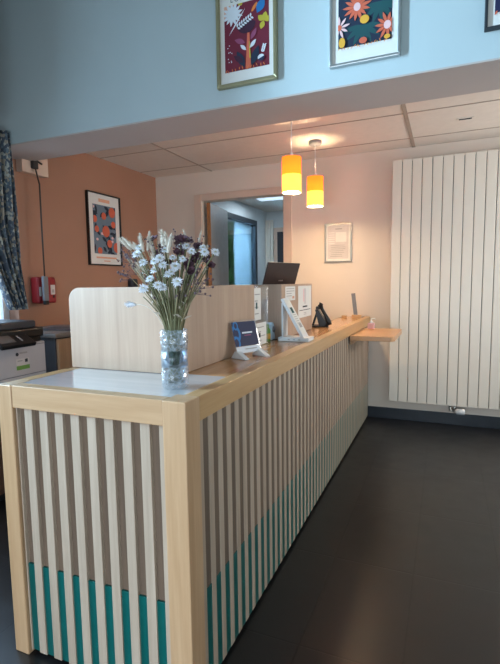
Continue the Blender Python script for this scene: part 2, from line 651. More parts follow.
# upper wall that drops from the tall ceiling, its underside and the low ceiling
sbox('wall_upper', M['plaster_white'], LX, RX, BY, BY+.35, 2.208, HZ)
sbox('ceiling_soffit', M['soffit'], LX, RX, BY, BY+.35, 2.20, 2.208)
sbox('ceiling', M['ceiling'], LX, RX, BY+.35, L, CZ, CZ+.1)
sbox('ceiling_hall', M['hall_wall'], LX-.2, RX+.2, RY-.2, BY+.35, HZ, HZ+.1)
for i, (a, b, c, d) in enumerate([(LX, RX, 2.445, 2.457), (LX, RX, 3.052, 3.064),
                                  (.335, .363, BY+.35, L), (-1.622, -1.606, BY+.35, L)]):
    sbox('trim_%d' % (i+1), M['seam'], a, b, c, d, CZ-.003-.001*(i > 1), CZ+.002)
sbox('baseboard_back', M['base_tile'], DX1+.09, RX, L-.012, L, 0, .104, bevel=.002)
sbox('baseboard_left', M['base_tile'], LX, LX+.012, RY, L, 0, .104, bevel=.002)

def window_x(name, x0, x1, y0, y1, z0, z1, fm, fw=.06, bars=()):
    """framed window set in a wall of constant x"""
    mb = MB()
    mb.box(x0, x1, y0, y0+fw, z0, z1).box(x0, x1, y1-fw, y1, z0, z1)
    mb.box(x0, x1, y0+fw, y1-fw, z0, z0+fw).box(x0, x1, y0+fw, y1-fw, z1-fw, z1)
    for yb in bars:
        mb.box(x0, x1, yb-fw*.5, yb+fw*.5, z0+fw, z1-fw)
    fr = struct(mb.build(name, fm))
    xm = (x0+x1)/2
    MB().box(xm-.004, xm+.004, y0+fw*.5, y1-fw*.5, z0+fw*.5, z1-fw*.5).build('window_pane', M['pane'], fr)
    return fr
window_x('window_1', LX-.16, LX-.10, *W1, M['white_pl'], .05)
window_x('window_2', LX-.16, LX-.10, *W2, M['white_pl'], .05)
sbox('shadow_blocker', M['hall_wall'], LX, -1.83, .66, .78, 2.20, HZ)  # unseen block added to shade the left end of the upper wall
window_x('window_added', RX+.08, RX+.14, *W5, M['white_pl'], .05)  # unseen window added to admit the right-hand fill
mb = MB()
for a, b in ((WR[0], WR[0]+.06), (WR[1]-.06, WR[1]), (.57, .63)):
    mb.box(a, b, RY-.13, RY-.07, WR[2], WR[3])
mb.box(WR[0], WR[1], RY-.128, RY-.072, WR[2], WR[2]+.06).box(WR[0], WR[1], RY-.128, RY-.072, WR[3]-.06, WR[3])
fr = struct(mb.build('window_3', M['win_dark']))
MB().box(WR[0]+.03, WR[1]-.03, RY-.104, RY-.096, WR[2]+.03, WR[3]-.03).build('window_pane', M['pane'], fr)

# doorway casing and open door
mb = MB()
cw = .085
mb.box(DX0-cw, DX0, L-.02, L, 0, DZ+cw*.8, bevel=.004)
mb.box(DX1, DX1+cw, L-.02, L, 0, DZ+cw*.8, bevel=.004)
mb.box(DX0, DX1, L-.019, L, DZ, DZ+cw*.8, bevel=.004)
struct(mb.build('trim_5', M['casing']))
door = bpy.data.objects.new('door_1', None)
COL.objects.link(door)
struct(door)
door.location = (-1.655, L+.03, 0)
door.rotation_euler = (0, 0, math.radians(8))
MB().box(-.036, 0, .004, .60, .01, 2.115, bevel=.002).build('door_leaf', M['door_grey'], door)
MB().box(-.037, .001, -.004, .004, .01, 2.115).build('door_edge', M['door_edge'], door)
mb = MB()
for z in (.25, 1.1, 1.98):
    mb.lathe([(.0, 0), (.008, 0), (.008, .09), (0, .09)], (-.046, .006, z), 10)
mb.build('hinge', M['steel'], door)
mb = MB()
mb.tube([(0, .55, 1.02), (.045, .55, 1.02), (.045, .44, 1.02)], .009)
mb.box(0, .006, .525, .575, .9, 1.1, bevel=.002)
mb.build('door_handle', M['steel'], door)

# the office beyond the doorway
OX0, OX1, OY0, OY1 = -2.10, .60, L+.12, 6.20
OW = (4.30, 5.66, .72, 2.215)
wall_x('wall_office_left', M['office_wall'], OX0-.2, OX0, OY0, OY1, 0, CZ+.1, [OW])
sbox('wall_office_back', M['office_wall'], OX0-.2, OX1, OY1, OY1+.15, 0, CZ+.1)
sbox('wall_office_right', M['office_wall'], OX1, OX1+.15, OY0, OY1+.15, 0, CZ+.1)
sbox('ceiling_office', M['ceiling'], OX0-.2, OX1+.15, OY0, OY1+.15, CZ, CZ+.1)
window_x('window_4', OX0-.02, OX0+.05, *OW, M['win_dark'], .07)
sd = struct(MB().box(-1.97, -1.10, OY1-.03, OY1, 0, 2.16, bevel=.004).build('door_2', M['casing']))
MB().box(-1.90, -1.17, OY1-.05, OY1-.028, .01, 2.09, bevel=.003).build('door_leaf', M['charcoal'], sd)

# ------------------------------------------------------------------ reception counter
H = .95
W = .716
ct = thing('reception_counter', (0, 0, 0), 'long oak reception counter clad in pale vertical slats over a teal lower band', 'counter')
MB().box(-.075, 0, 0, .08, 0, H, bevel=.003).build('post', M['oak_z'], ct)
MB().box(-W, -W+.062, 0, .08, 0, H, bevel=.003).build('post', M['oak_z'], ct)
MB().box(-W, -W+.062, .30, .36, 0, H-.002, bevel=.003).build('post', M['oak_z'], ct)
MB().box(-W+.062, -.075, .002, .045, H-.074, H, bevel=.002).build('rail', M['oak_x'], ct)
MB().box(-.05, 0, .08, L-.004, H-.074, H, bevel=.002).build('rail', M['oak_y'], ct)
MB().box(-W, -W+.05, .08, .30, H-.074, H, bevel=.002).build('rail', M['oak_y'], ct)
MB().box(-W+.05, -.05, .045, .36, H-.03, H-.001).build('worktop', M['top_lam_x'], ct)
MB().box(-.25, -.05, .36, L-.004, H-.03, H-.001).build('customer_ledge', M['top_lam_y'], ct)
# backing boards and teal bands
mb = MB()
mb.box(-W+.062, -.075, .023, .060, .02, H-.03)
mb.box(-.066, -.0135, .08, L-.006, .015, H-.074)
mb.box(-W+.004, -W+.018, .08, .30, .02, H-.07)
mb.build('backing_board', M['slat_back'], ct)
TZ = .332
mb = MB()
mb.box(-W+.062, -.075, .0150, .024, .015, TZ, bevel=.001)
mb.box(-.017, -.0115, .08, L-.006, .015, TZ, bevel=.0008)
mb.build('teal_band', M['teal'], ct)
mb = MB()
mb.box(-W+.062, -.075, .03, .06, 0, .03)
mb.box(-.075, -.03, .08, L-.006, 0, .03)
mb.build('plinth', M['matt_black'], ct)
P = .0648
for k in range(10):
    xc = -.596+P*(k-1)
    x0, x1 = max(xc-.0165, -W+.066), min(xc+.0165, -.076)
    if x1-x0 < .004:
        continue
    MB().box(x0, x1, .010, .025, .015, H-.074, bevel=.0012).build('slat', M['slat'], ct)
y = .081
k = 0
while True:
    y0 = .081+.018+P*k-(.0148 if k else .018)
    y1 = .081+.018+P*k+.0148
    if y0 > L-.02:
        break
    MB().box(-.020, -.010, y0, min(y1, L-.006), .015, H-.074, bevel=.001).build('slat', M['slat'], ct)
    k += 1

# screens standing on the counter
def rounded(x0, x1, z0, z1, r, left=True, right=False, n=8):
    p = [(x0, z0), (x1, z0)]
    if right:
        p += [(x1-r+r*math.cos(PI/2*k/n), z1-r+r*math.sin(PI/2*k/n)) for k in range(n+1)]
    else:
        p.append((x1, z1))
    if left:
        p += [(x0+r-r*math.sin(PI/2*k/n), z1-r+r*math.cos(PI/2*k/n)) for k in range(n+1)]
    else:
        p.append((x0, z1))
    return p
SZ = 1.262
sc1 = thing('privacy_screen', (0, 0, H), 'tall oak privacy screen with a rounded corner, behind the vase of dried flowers', 'screen', 'wood screens on the counter')
MB().prism(rounded(-W+.003, -.24, 0, SZ-H, .05), .335, .36, lambda a, b, h: (a, h, b), bevel=.0015).build('end_panel', M['screen_z'], sc1)
MB().box(-.24, -.215, .335, 1.03, 0, SZ-H, bevel=.0015).build('long_panel', M['screen_z'], sc1)
sc2 = thing('privacy_screen', (0, 0, H), 'oak privacy screen carrying taped notices, below the laptop and beside the phone', 'screen', 'wood screens on the counter')
MB().box(-.66, -.24, 1.435, 1.46, 0, SZ-H, bevel=.0015).build('return_panel', M['screen_z'], sc2)
MB().box(-.24, -.215, 1.435, 2.085, 0, SZ-H, bevel=.0015).build('long_panel', M['screen_z'], sc2)

# staff desk behind the counter
dk = thing('staff_desk', (0, 0, 0), 'lower desk on the staff side behind the oak screens', 'desk')
MB().box(-1.05, -.262, .45, 3.2, .70, .74, bevel=.003).build('desktop', M['screen_z'], dk)
for (a, b) in ((-1.02, .5), (-1.02, 3.1), (-.33, .5), (-.33, 3.1)):
    MB().box(a, a+.05, b, b+.05, 0, .70).build('leg', M['steel'], dk)

# low shelf at the far end
sh = thing('low_shelf', (0, 0, 0), 'small wooden shelf jutting from the far end of the counter toward the radiator', 'shelf')
def shelf_poly():
    x1, y0, y1, r = .315, 2.335, 2.96, .04
    p = [(.001, y0)]
    p += [(x1-r+r*math.sin(PI/2*k/6), y0+r-r*math.cos(PI/2*k/6)) for k in range(7)]
    p += [(x1-r+r*math.cos(PI/2*k/6), y1-r+r*math.sin(PI/2*k/6)) for k in range(7)]
    p.append((.001, y1))
    return p
MB().prism(shelf_poly(), .843, .878, lambda a, b, h: (a, b, h), bevel=.003).build('shelf_board', M['shelf_wood'], sh)
MB().box(.001, .012, 2.36, 2.93, .81, .8435, bevel=.001).build('bracket', M['shelf_wood'], sh)

# ------------------------------------------------------------------ radiator
rd = thing('radiator', (0, L, 0), 'tall white vertical panel radiator covering the right of the back wall', 'radiator')
RZ0, RZ1 = .188, 2.305
x = .186
for k in range(15):
    mb = MB().box(x, x+.0762, -.094, -.066, RZ0, RZ1, bevel=.004)
    mb.build('radiator_panel', M['rad_white'], rd)
    x += .0813
MB().box(.20, x-.02, -.065, -.045, RZ0+.02, RZ0+.06).box(.20, x-.02, -.065, -.045, RZ1-.06, RZ1-.02).box(.19, x-.01, -.066, -.062, RZ0+.01, RZ1-.01).build('header', M['grey_pl'], rd)
mb = MB()
for xb in (.35, 1.1):
    for zb in (.4, 2.1):
        mb.box(xb-.02, xb+.02, -.05, -.001, zb-.03, zb+.03)
mb.build('wall_bracket', M['grey_pl'], rd)
vv = MB().tube([(.70, -.075, RZ0+.005), (.70, -.075, .145), (.735, -.075, .145)], .011).tube([(.735, -.075, RZ0+.005), (.735, -.075, .145)], .012).tube([(.70, -.075, .145), (.70, -.014, .145)], .009).build('valve', M['steel'], rd)
MB().tube([(.738, -.085, .143), (.748, -.085, .143), (.752, -.085, .143), (.812, -.085, .143), (.818, -.085, .143)], [.014, .018, .025, .025, .019], 16).build('thermostat_knob', M['white_pl'], vv)

# ------------------------------------------------------------------ pendant lamps
def pendant(xy, ztop, label):
    R_, HS = .0665, .238
    p = thing('pendant_lamp', (xy[0], xy[1], CZ), label, 'lamp', 'orange pendant lamps over the counter')
    zt = ztop-CZ
    MB().lathe([(0, 0), (.052, 0), (.054, -.004), (.054, -.026), (.049, -.031), (0, -.031)], n=32).build('canopy', M['grey_pl'], p)
    MB().tube([(0, 0, -.03), (0, 0, zt+.02)], .0032).build('cord', M['white_pl'], p)
    MB().lathe([(0, zt+.03), (.012, zt+.03), (.016, zt), (.02, zt-.03), (.02, zt-.07), (0, zt-.07)], n=16).build('socket', M['white_pl'], p)
    zm = zt-HS*.5
    s = MB().lathe([(R_, zm), (R_, zt), (R_-.0015, zt), (R_-.0015, zm)], n=48, closed=True).build('upper_shade', M['shade_top'], p)
    MB().lathe([(R_, zt-HS), (R_, zm), (R_-.0015, zm), (R_-.0015, zt-HS)], n=48, closed=True).build('lower_shade', M['shade_low'], p)
    MB().lathe([(R_-.003, zt-HS+.001), (R_-.003, zm)], n=48).build('shade_lining', M['lining'], p)
    mb = MB()
    for k in range(3):
        a = 2*PI*k/3
        mb.tube([(.015*math.cos(a), .015*math.sin(a), zt-.004), ((R_-.002)*math.cos(a), (R_-.002)*math.sin(a), zt-.004)], .002, 6)
    mb.build('shade_ring', M['steel'], s)
    MB().ball((0, 0, zt-.185), .03, M['diffuser'], 16, 12).build('bulb', M['diffuser'], p)
    l = bpy.data.lights.new('bulb_light', 'POINT')
    l.energy = 62
    l.color = (1, .72, .42)
    l.shadow_soft_size = .05
    lo = bpy.data.objects.new('bulb_light', l)
    COL.objects.link(lo)
    lo.parent = p
    lo.location = (0, 0, zt-.185)
    return p
pendant((-.370, 2.12), 2.132, 'orange cylinder pendant lamp, nearer and higher of the two')
pendant((-.383, 2.80), 2.137, 'orange cylinder pendant lamp, farther and lower, hanging from a visible round canopy')

# recessed ceiling fitting
sp = thing('ceiling_vent', (.735, 2.735, CZ), 'small dark slotted fitting in the ceiling above the radiator', 'vent')
MB().box(-.055, .055, -.022, .022, -.006, .001, bevel=.002).build('vent_frame', M['ceiling'], sp)
MB().box(-.042, .042, -.011, .011, -.0075, -.005).build('slot', M['matt_black'], sp)

# ------------------------------------------------------------------ framed posters
def ellipse(c, rx, ry, ang=0, n=18):
    ca, sa = math.cos(ang), math.sin(ang)
    return [(c[0]+rx*math.cos(2*PI*k/n)*ca-ry*math.sin(2*PI*k/n)*sa, c[1]+rx*math.cos(2*PI*k/n)*sa+ry*math.sin(2*PI*k/n)*ca) for k in range(n)]
def leafshape(c, l, w, ang, n=8):
    ca, sa = math.cos(ang), math.sin(ang)
    pts = [(l*(k/n), w*math.sin(PI*k/n)) for k in range(n+1)]+[(l*(1-k/n), -w*math.sin(PI*k/n)) for k in range(1, n)]
    return [(c[0]+a*ca-b*sa, c[1]+a*sa+b*ca) for a, b in pts]
class Art:
    """flat shapes on a sheet; each new shape lies a hair above the last"""
    def __init__(self, fn, step=.00012):
        self.mb = MB()
        self.fn = fn
        self.h = 0
        self.step = step
    def clip(self, poly, box):
        x0, x1, y0, y1 = box
        for ax, lim, keep in ((0, x0, 1), (0, x1, -1), (1, y0, 1), (1, y1, -1)):
            out = []
            for i in range(len(poly)):
                a, b = poly[i-1], poly[i]
                ia, ib = (a[ax]-lim)*keep >= 0, (b[ax]-lim)*keep >= 0
                if ia != ib:
                    t = (lim-a[ax])/(b[ax]-a[ax])
                    out.append((a[0]+t*(b[0]-a[0]), a[1]+t*(b[1]-a[1])))
                if ib:
                    out.append(b)
            poly = out
            if len(poly) < 3:
                return None
        return poly
    def add(self, poly, m, box=None):
        if box:
            poly = self.clip(poly, box)
            if not poly:
                return
        self.h += self.step
        self.mb.face([self.fn(a, b, self.h) for a, b in poly], m)
    def rect(self, x0, x1, y0, y1, m):
        self.add([(x0, y0), (x1, y0), (x1, y1), (x0, y1)], m)
    def daisy(self, c, r, m, core, rc, n=11, box=None, w=.115):
        for k in range(n):
            a = 2*PI*k/n+.2
            rr = r*random.uniform(.85, 1.05)
            self.add(leafshape((c[0]+.12*r*math.cos(a), c[1]+.12*r*math.sin(a)), rr*.9, r*w, a), m, box)
        self.add(ellipse(c, rc, rc*1.15), core, box)
def frame_on(name, loc, fn, w, h, fwid, depth, fm, label, cat='picture', bevel=.003, group=None, glaze=True):
    """fn(a,b,d): a across, b up, d out of the wall, in local coordinates"""
    t = thing(name, loc, label, cat, group)
    mb = MB()
    for poly in ([(0, 0), (w, 0), (w-fwid, fwid), (fwid, fwid)], [(w, 0), (w, h), (w-fwid, h-fwid), (w-fwid, fwid)],
                 [(w, h), (0, h), (fwid, h-fwid), (w-fwid, h-fwid)], [(0, h), (0, 0), (fwid, fwid), (fwid, h-fwid)]):
        mb.prism(poly, .001, depth, fn, bevel=bevel)
    mb.build('frame', fm, t)
    MB().prism([(fwid*.6, fwid*.6), (w-fwid*.6, fwid*.6), (w-fwid*.6, h-fwid*.6), (fwid*.6, h-fwid*.6)], .002, depth*.45, fn).build('paper_sheet', M['paper'], t)
    return t, depth*.45

ny = lambda a, b, d: (a, -d, b)            # hung on a wall facing the camera
px = lambda a, b, d: (d, a, b)             # hung on the left wall
BAR = lambda art, x0, x1, y, t, m: art.rect(x0, x1, y-t/2, y+t/2, m)
XFY = lambda x, z, d: Matrix.Translation((x, -d, z)) @ Matrix.Rotation(PI/2, 4, 'X')

# burgundy poster
PW, PH, FW = .335, .475, .020
t, d0 = frame_on('framed_poster', (-.500, BY, 2.288), ny, PW, PH, FW, .028, M['brass'], 'burgundy floral poster in a champagne frame, left of the posters on the upper wall', group='floral posters on the upper wall', bevel=.004)
bx = (FW+.024, PW-FW-.024, FW+.058, PH-FW-.052)
uw, vh = bx[1]-bx[0], bx[3]-bx[2]
U = lambda u, v: (bx[0]+u*uw, bx[2]+v*vh)
art = Art(lambda a, b, h: ny(a, b, d0+.0003+h))
art.rect(*bx, M['burgundy'])
art.add([U(0, .8), U(.1, .9), U(.25, 1), U(0, 1)], M['peach'])
for c, l, w, a, m in (((.10, .55), .28, .012, .9, 'white_print'),):
    art.add(leafshape(U(*c), l*uw*2.2, .004, a), M[m], bx)
art.add(ellipse(U(.37, .99), .05*uw, .03*vh), M['olive'], bx)
art.daisy(U(.19, .86), .062, M['white_print'], M['white_print'], .02, 13, bx, .13)
art.add(ellipse(U(.685, .89), .10*uw, .025*vh, .9), M['orange'], bx)
art.add(leafshape(U(.74, .79), .075, .022, 1.0), M['blue'], bx)
for a in (.2, 1.3, 2.4, 4.3):
    art.add(leafshape(U(.89, .66), .042, .014, a), M['olive'], bx)
art.add([U(.5+.21*math.cos(PI+PI*k/12), .68+.15*math.sin(PI+PI*k/12)) for k in range(13)]+[U(.6, .72), U(.5, .75), U(.4, .72)], M['plum'], bx)
for k in range(7):
    for s in (-1, 1):
        art.add(leafshape(U(.30+.05*k, .645+.018*k), .020, .005, .5+s*1.0), M['white_print'], bx)
art.add([U(.475, 0), U(.60, 0), U(.575, .53), U(.525, .53)], M['coral'], bx)
art.add([U(.57, .15), U(.60, .15), U(.575, .40), U(.56, .40)], M['olive'], bx)
for c, l, a, m in (((.60, .42), .06, 1.0, 'mauve'), ((.48, .39), .065, 2.75, 'mauve'), ((.50, .28), .045, 2.4, 'white_print'), ((.58, .30), .05, .8, 'white_print'),
                   ((.46, .03), .095, 2.05, 'navy_green'), ((.61, .03), .10, 1.15, 'navy_green'), ((.44, .10), .07, 2.5, 'plum')):
    art.add(leafshape(U(*c), l, l*.2, a), M[m], bx)
for k in range(5):
    for s in (-1, 1):
        art.add(leafshape(U(.86+.01*k, .20+.022*k), .014, .0035, 1.3+s*.8), M['white_print'], bx)
for k in range(9):
    art.add(ellipse(U(.08+.10*random.random(), .10+.3*random.random()), .0028, .0028), M['white_print'], bx)
art.add([U(.83+.075*math.cos(.4+PI*k/8), .12+.05*math.sin(.4+PI*k/8)) for k in range(9)], M['white_print'], bx)
art.add([U(.83-.075*math.cos(.4+PI*k/8), .12-.05*math.sin(.4+PI*k/8)) for k in range(9)], M['navy'], bx)
for k in range(12):
    art.add(leafshape((bx[0]+.006+uw*k/12.4, bx[2]-.012+.016*random.random()), .014+.012*random.random(), .002, random.uniform(.9, 2.2)), M['orange'])
pr = art.mb.build('print', M['paper'], t)
text_mesh('L O N D O N', .030, M['ink_dark'], t, 'title_lettering', XFY(PW/2, PH-FW-.030, d0+.0012))

# navy poster with coral daisies
t, d0 = frame_on('framed_poster', (.098, BY, 2.288), ny, PW-.01, PH, .013, .026, M['alu'], 'navy poster of coral daisies in a silver frame, middle of the upper wall', group='floral posters on the upper wall')
FW2, PW2 = .013, PW-.01
bx = (FW2+.028, PW2-FW2-.026, FW2+.068, PH-FW2-.045)
uw, vh = bx[1]-bx[0], bx[3]-bx[2]
art = Art(lambda a, b, h: ny(a, b, d0+.0003+h))
art.rect(*bx, M['navy_green'])
def V2(x, y):
    return (bx[0]+(x-98)/307*uw, bx[2]+(310-.15*(x-98)-y)/307*uw)
for cx_, cy_, n0, n1 in ((240, 180, 3.3, 6.1), (340, 60, 3.4, 6.2), (150, 40, .4, 2.6)):
    for k in range(7):
        art.add(leafshape(V2(cx_, cy_), .095, .011, n0+(n1-n0)*k/6), M['teal_print'], bx)
art.daisy(V2(208, 82), .064, M['coral'], M['pink'], .016, 13, bx)
art.daisy(V2(380, 190), .060, M['coral'], M['pink'], .016, 11, bx)
art.daisy(V2(105, 195), .050, M['pink'], M['coral'], .012, 9, bx)
art.daisy(V2(180, -120), .060, M['pink'], M['yellow'], .014, 10, bx)
art.daisy(V2(330, -60), .050, M['coral'], M['pink'], .014, 10, bx)
art.add(ellipse(V2(252, 155), .021, .019), M['yellow'], bx)
art.add(ellipse(V2(122, 280), .015, .024), M['yellow'], bx)
art.add(ellipse(V2(352, 10), .016, .026), M['pink'], bx)
art.add(ellipse(V2(245, 270), .018, .014), M['coral'], bx)
art.add(ellipse(V2(380, 255), .014, .010), M['yellow'], bx)
for k in range(16):
    art.add(leafshape((bx[0]+uw*k/16.2, bx[2]-.014+.006*random.random()), .012+.008*random.random(), .0018, random.uniform(.7, 2.4)), M['orange' if k % 3 else 'yellow'])
art.mb.build('print', M['paper'], t)

# third poster, mostly out of the frame
t, d0 = frame_on('framed_poster', (.762, BY, 2.318), ny, PW, PH, .012, .026, M['win_dark'], 'dark blue poster in a grey frame at the top right, cut by the picture edge', group='floral posters on the upper wall')
bx = (.012+.026, PW-.038, .012+.055, PH-.05)
art = Art(lambda a, b, h: ny(a, b, d0+.0003+h))
art.rect(*bx, M['navy'])
art.daisy((bx[0]+.1, bx[2]+.17), .07, M['coral'], M['yellow'], .018, 11, bx)
art.daisy((bx[0]+.19, bx[2]+.3), .06, M['pink'], M['coral'], .015, 11, bx)
for k in range(14):
    art.add(leafshape((bx[0]+(bx[1]-bx[0])*k/14.2, bx[2]-.012+.006*random.random()), .02, .004, random.uniform(.7, 2.4)), M['coral'])
art.mb.build('print', M['paper'], t)

# poster on the terracotta wall
t, d0 = frame_on('framed_poster', (LX, 2.232, 1.455), px, .448, .648, .010, .030, M['frame_black'], 'grey blue poster of orange fruit in a thin black frame on the terracotta wall', bevel=.0015)
bx = (.075, .385, .105, .545)
uw, vh = bx[1]-bx[0], bx[3]-bx[2]
art = Art(lambda a, b, h: px(a, b, d0+.0003+h))
art.rect(*bx, M['slate_blue'])
U = lambda u, v: (bx[0]+u*uw, bx[2]+v*vh)
rs = random.Random(3)
for k in range(34):
    art.add(leafshape(U(rs.uniform(-.05, 1.0), rs.uniform(0, 1.0)), rs.uniform(.055, .09), rs.uniform(.012, .018), rs.uniform(0, 6.28)), M['ink_navy'], bx)
for k in range(8):
    art.add(ellipse(U(rs.random(), rs.random()), .016, .012), M['pink'], bx)
for u, v, r in ((.82, .88, .045), (.45, .78, .032), (.86, .63, .03), (.52, .47, .05), (.05, .70, .03), (.12, .50, .028), (.66, .22, .035), (.22, .06, .03), (.98, .15, .045)):
    art.add(ellipse(U(u, v), r, r*1.05), M['coral'], bx)
BAR(art, .15, .30, .585, .030, M['peach'])
BAR(art, .09, .37, .070, .016, M['peach'])
BAR(art, .19, .28, .040, .010, M['peach'])
art.mb.build('print', M['paper'], t)

# framed notice on the back wall
t, d0 = frame_on('framed_notice', (-.430, L, 1.458), ny, .256, .360, .016, .020, M['alu'], 'printed notice in a slim silver frame on the back wall left of the radiator', 'notice', bevel=.003)
art = Art(lambda a, b, h: ny(a, b, d0+.0003+h))
art.rect(.03, .225, .03, .335, M['white_label'])
rs = random.Random(5)
BAR(art, .10, .165, .305, .010, M['ink'])
for k in range(6):
    BAR(art, .038, .095, .272-.020*k, .008, M['paper'])
art.rect(.105, .205, .185, .275, M['paper'])
for k in range(7):
    BAR(art, .045+.02*rs.random(), .16+.04*rs.random(), .155-.017*k, .004, M['ink'])
art.mb.build('print', M['paper'], t)

# ------------------------------------------------------------------ vase and bouquet
VX, VY = -.129, .160
vz = thing('glass_vase', (VX, VY, H), 'tall clear cut-glass vase of dried flowers on the near counter corner', 'vase')
r0 = .0415
MB().lathe([(0, .012), (r0-.004, .012), (r0-.004, .068), (r0, .068), (r0+.0008, .034), (r0, .006), (r0-.004, 0), (0, 0)], n=40).build('vase_foot', M['vase_cut'], vz)
MB().lathe([(r0-.004, .068), (r0-.004, .118), (r0, .118), (r0, .068)], n=40, closed=True).build('frosted_band', M['vase_frost'], vz)
MB().lathe([(r0-.004, .118), (r0-.0035, .180), (r0-.001, .182), (r0+.001, .180), (r0+.0008, .150), (r0, .118)], n=40, closed=True).build('vase_rim', M['vase_cut'], vz)

def bez(p0, p1, p2, n=9):
    return [tuple((1-t)**2*a+2*t*(1-t)*b+t*t*c for a, b, c in zip(p0, p1, p2)) for t in [k/n for k in range(n+1)]]
def flower_root(name, head, label, cat, group, stem_m, r=.0019, sag=None, foot=None, leaves=2):
    """thing at the stem's foot inside the vase; returns (thing, head in local coordinates, direction)"""
    hx, hy, hz = head
    a = random.uniform(0, 2*PI)
    q = random.uniform(0, .022)
    f = foot or (VX+q*math.cos(a)-.10*(hx-VX), VY+q*math.sin(a)-.10*(hy-VY), H+.0145)
    dx, dy = hx-VX, hy-VY
    dl = max(math.hypot(dx, dy), 1e-4)
    k = min(.030, dl*.25)
    rim = (VX+dx/dl*k, VY+dy/dl*k, H+.185)
    t = thing(name, f, label, cat, group)
    loc = lambda p: (p[0]-f[0], p[1]-f[1], p[2]-f[2])
    ctrl = sag or (rim[0]+(hx-rim[0])*.30, rim[1]+(hy-rim[1])*.30, rim[2]+(hz-rim[2])*.55)
    pts = [(0, 0, 0)]+bez(loc(rim), loc(ctrl), loc(head), 7)
    MB().tube(pts, r, 6).build('stem', stem_m, t)
    for k in range(leaves):
        q0 = Vector(pts[random.choice((2, 3, 4, 5, 6))])
        dd = Vector((random.uniform(-1, 1), random.uniform(-1, 1), random.uniform(.3, 1.6))).normalized()
        sd = dd.cross(Vector((random.uniform(-1, 1), random.uniform(-1, 1), .2))).normalized()
        ln = random.uniform(.018, .036)
        cup = sd.cross(dd)*ln*.06
        mb = MB()
        mb.face([q0, q0+dd*ln*.5+sd*ln*.12+cup, q0+dd*ln, q0+dd*ln*.5-sd*ln*.12+cup], None)
        mb.build('dry_leaf', M['plume' if random.random() < .4 else 'stem_green'], t)
    d = (Vector(pts[-1])-Vector(pts[-2])).normalized()
    return t, Vector(loc(head)), d
def orient(d):
    return d.to_track_quat('Z', 'Y').to_matrix().to_4x4()
def straw_head(t, c, d, r=.021):
    face = (d+Vector((.55+random.uniform(-.5, .4), -1.0, .25+random.uniform(-.3, .5)))).normalized()
    X = Matrix.Translation(c) @ orient(face)
    mb = MB()
    for ring, (rr, tilt, n) in enumerate(((1, .12, 13), (.86, .5, 12), (.68, .95, 10), (.46, 1.25, 7))):
        for k in range(n):
            a = 2*PI*k/n+ring*.24+random.uniform(-.1, .1)
            l = r*rr*random.uniform(.82, 1.1)
            w = .155*l
            tl = tilt+random.uniform(-.16, .16)
            pts = []
            for (u, s) in ((.15, -.5), (.55, -1), (.9, -.6), (1.04, 0), (.9, .6), (.55, 1), (.15, .5)):
                rad = l*u*math.cos(tl)
                h = l*u*math.sin(tl)*.9+ring*.0012+.0012*abs(s)
                pts.append(X @ Vector((rad*math.cos(a)-s*w*math.sin(a), rad*math.sin(a)+s*w*math.cos(a), h)))
            mb.face(pts, None, False)
    mb.build('petals', M['petal'], t)
    MB().ball(X @ Vector((0, 0, .005)), r*.30, None, 10, 6, (1, 1, .6)).build('flower_core', M['petal_core'], t)
    MB().ball(X @ Vector((0, 0, -.002)), r*.34, None, 10, 6, (1, 1, .7)).build('calyx', M['stem'], t)
def plume_head(t, a, d, ln=.05, r=.011, m='plume'):
    mb = MB()
    d = d.normalized()
    side = d.cross(Vector((.2, .9, .3))).normalized()
    up2 = d.cross(side)
    for k in range(120):
        u = random.random()
        ang = random.uniform(0, 2*PI)
        rr = r*math.sin(PI*min(1, .12+u*.86))**.7
        o = side*math.cos(ang)+up2*math.sin(ang)
        p = a+d*(u*ln)+o*rr*.25
        q = a+d*(u*ln+.012)+o*rr*1.15
        w = d.cross(o)*.0014
        mb.face([p-w, p+w, q], None)
    mb.tube([a, a+d*ln*.5, a+d*ln], [r*.3, r*.55, r*.12], 7)
    mb.build('seed_plume', M[m], t)
def purple_head(t, c, d, r=.017):
    X = Matrix.Translation(c) @ orient((d+Vector((.2, -.5, 0))).normalized())
    mb = MB()
    for ring, (rr, tilt, n) in enumerate(((1, .45, 8), (.85, .95, 7), (.65, 1.3, 5))):
        for k in range(n):
            a = 2*PI*k/n+ring*.5+random.uniform(-.2, .2)
            l = r*rr*random.uniform(.85, 1.2)
            w = .5*l
            pts = []
            for (u, s) in ((0, -.25), (.6, -.9), (1, -.4), (.95, .1), (1.05, .4), (.6, .9), (0, .25)):
                tl = tilt+random.uniform(-.15, .15)
                pts.append(X @ Vector((l*u*math.cos(tl)*math.cos(a)-s*w*math.sin(a), l*u*math.cos(tl)*math.sin(a)+s*w*math.cos(a), l*u*math.sin(tl))))
            mb.face(pts, None, True)
    mb.build('petals', M['purple'], t)

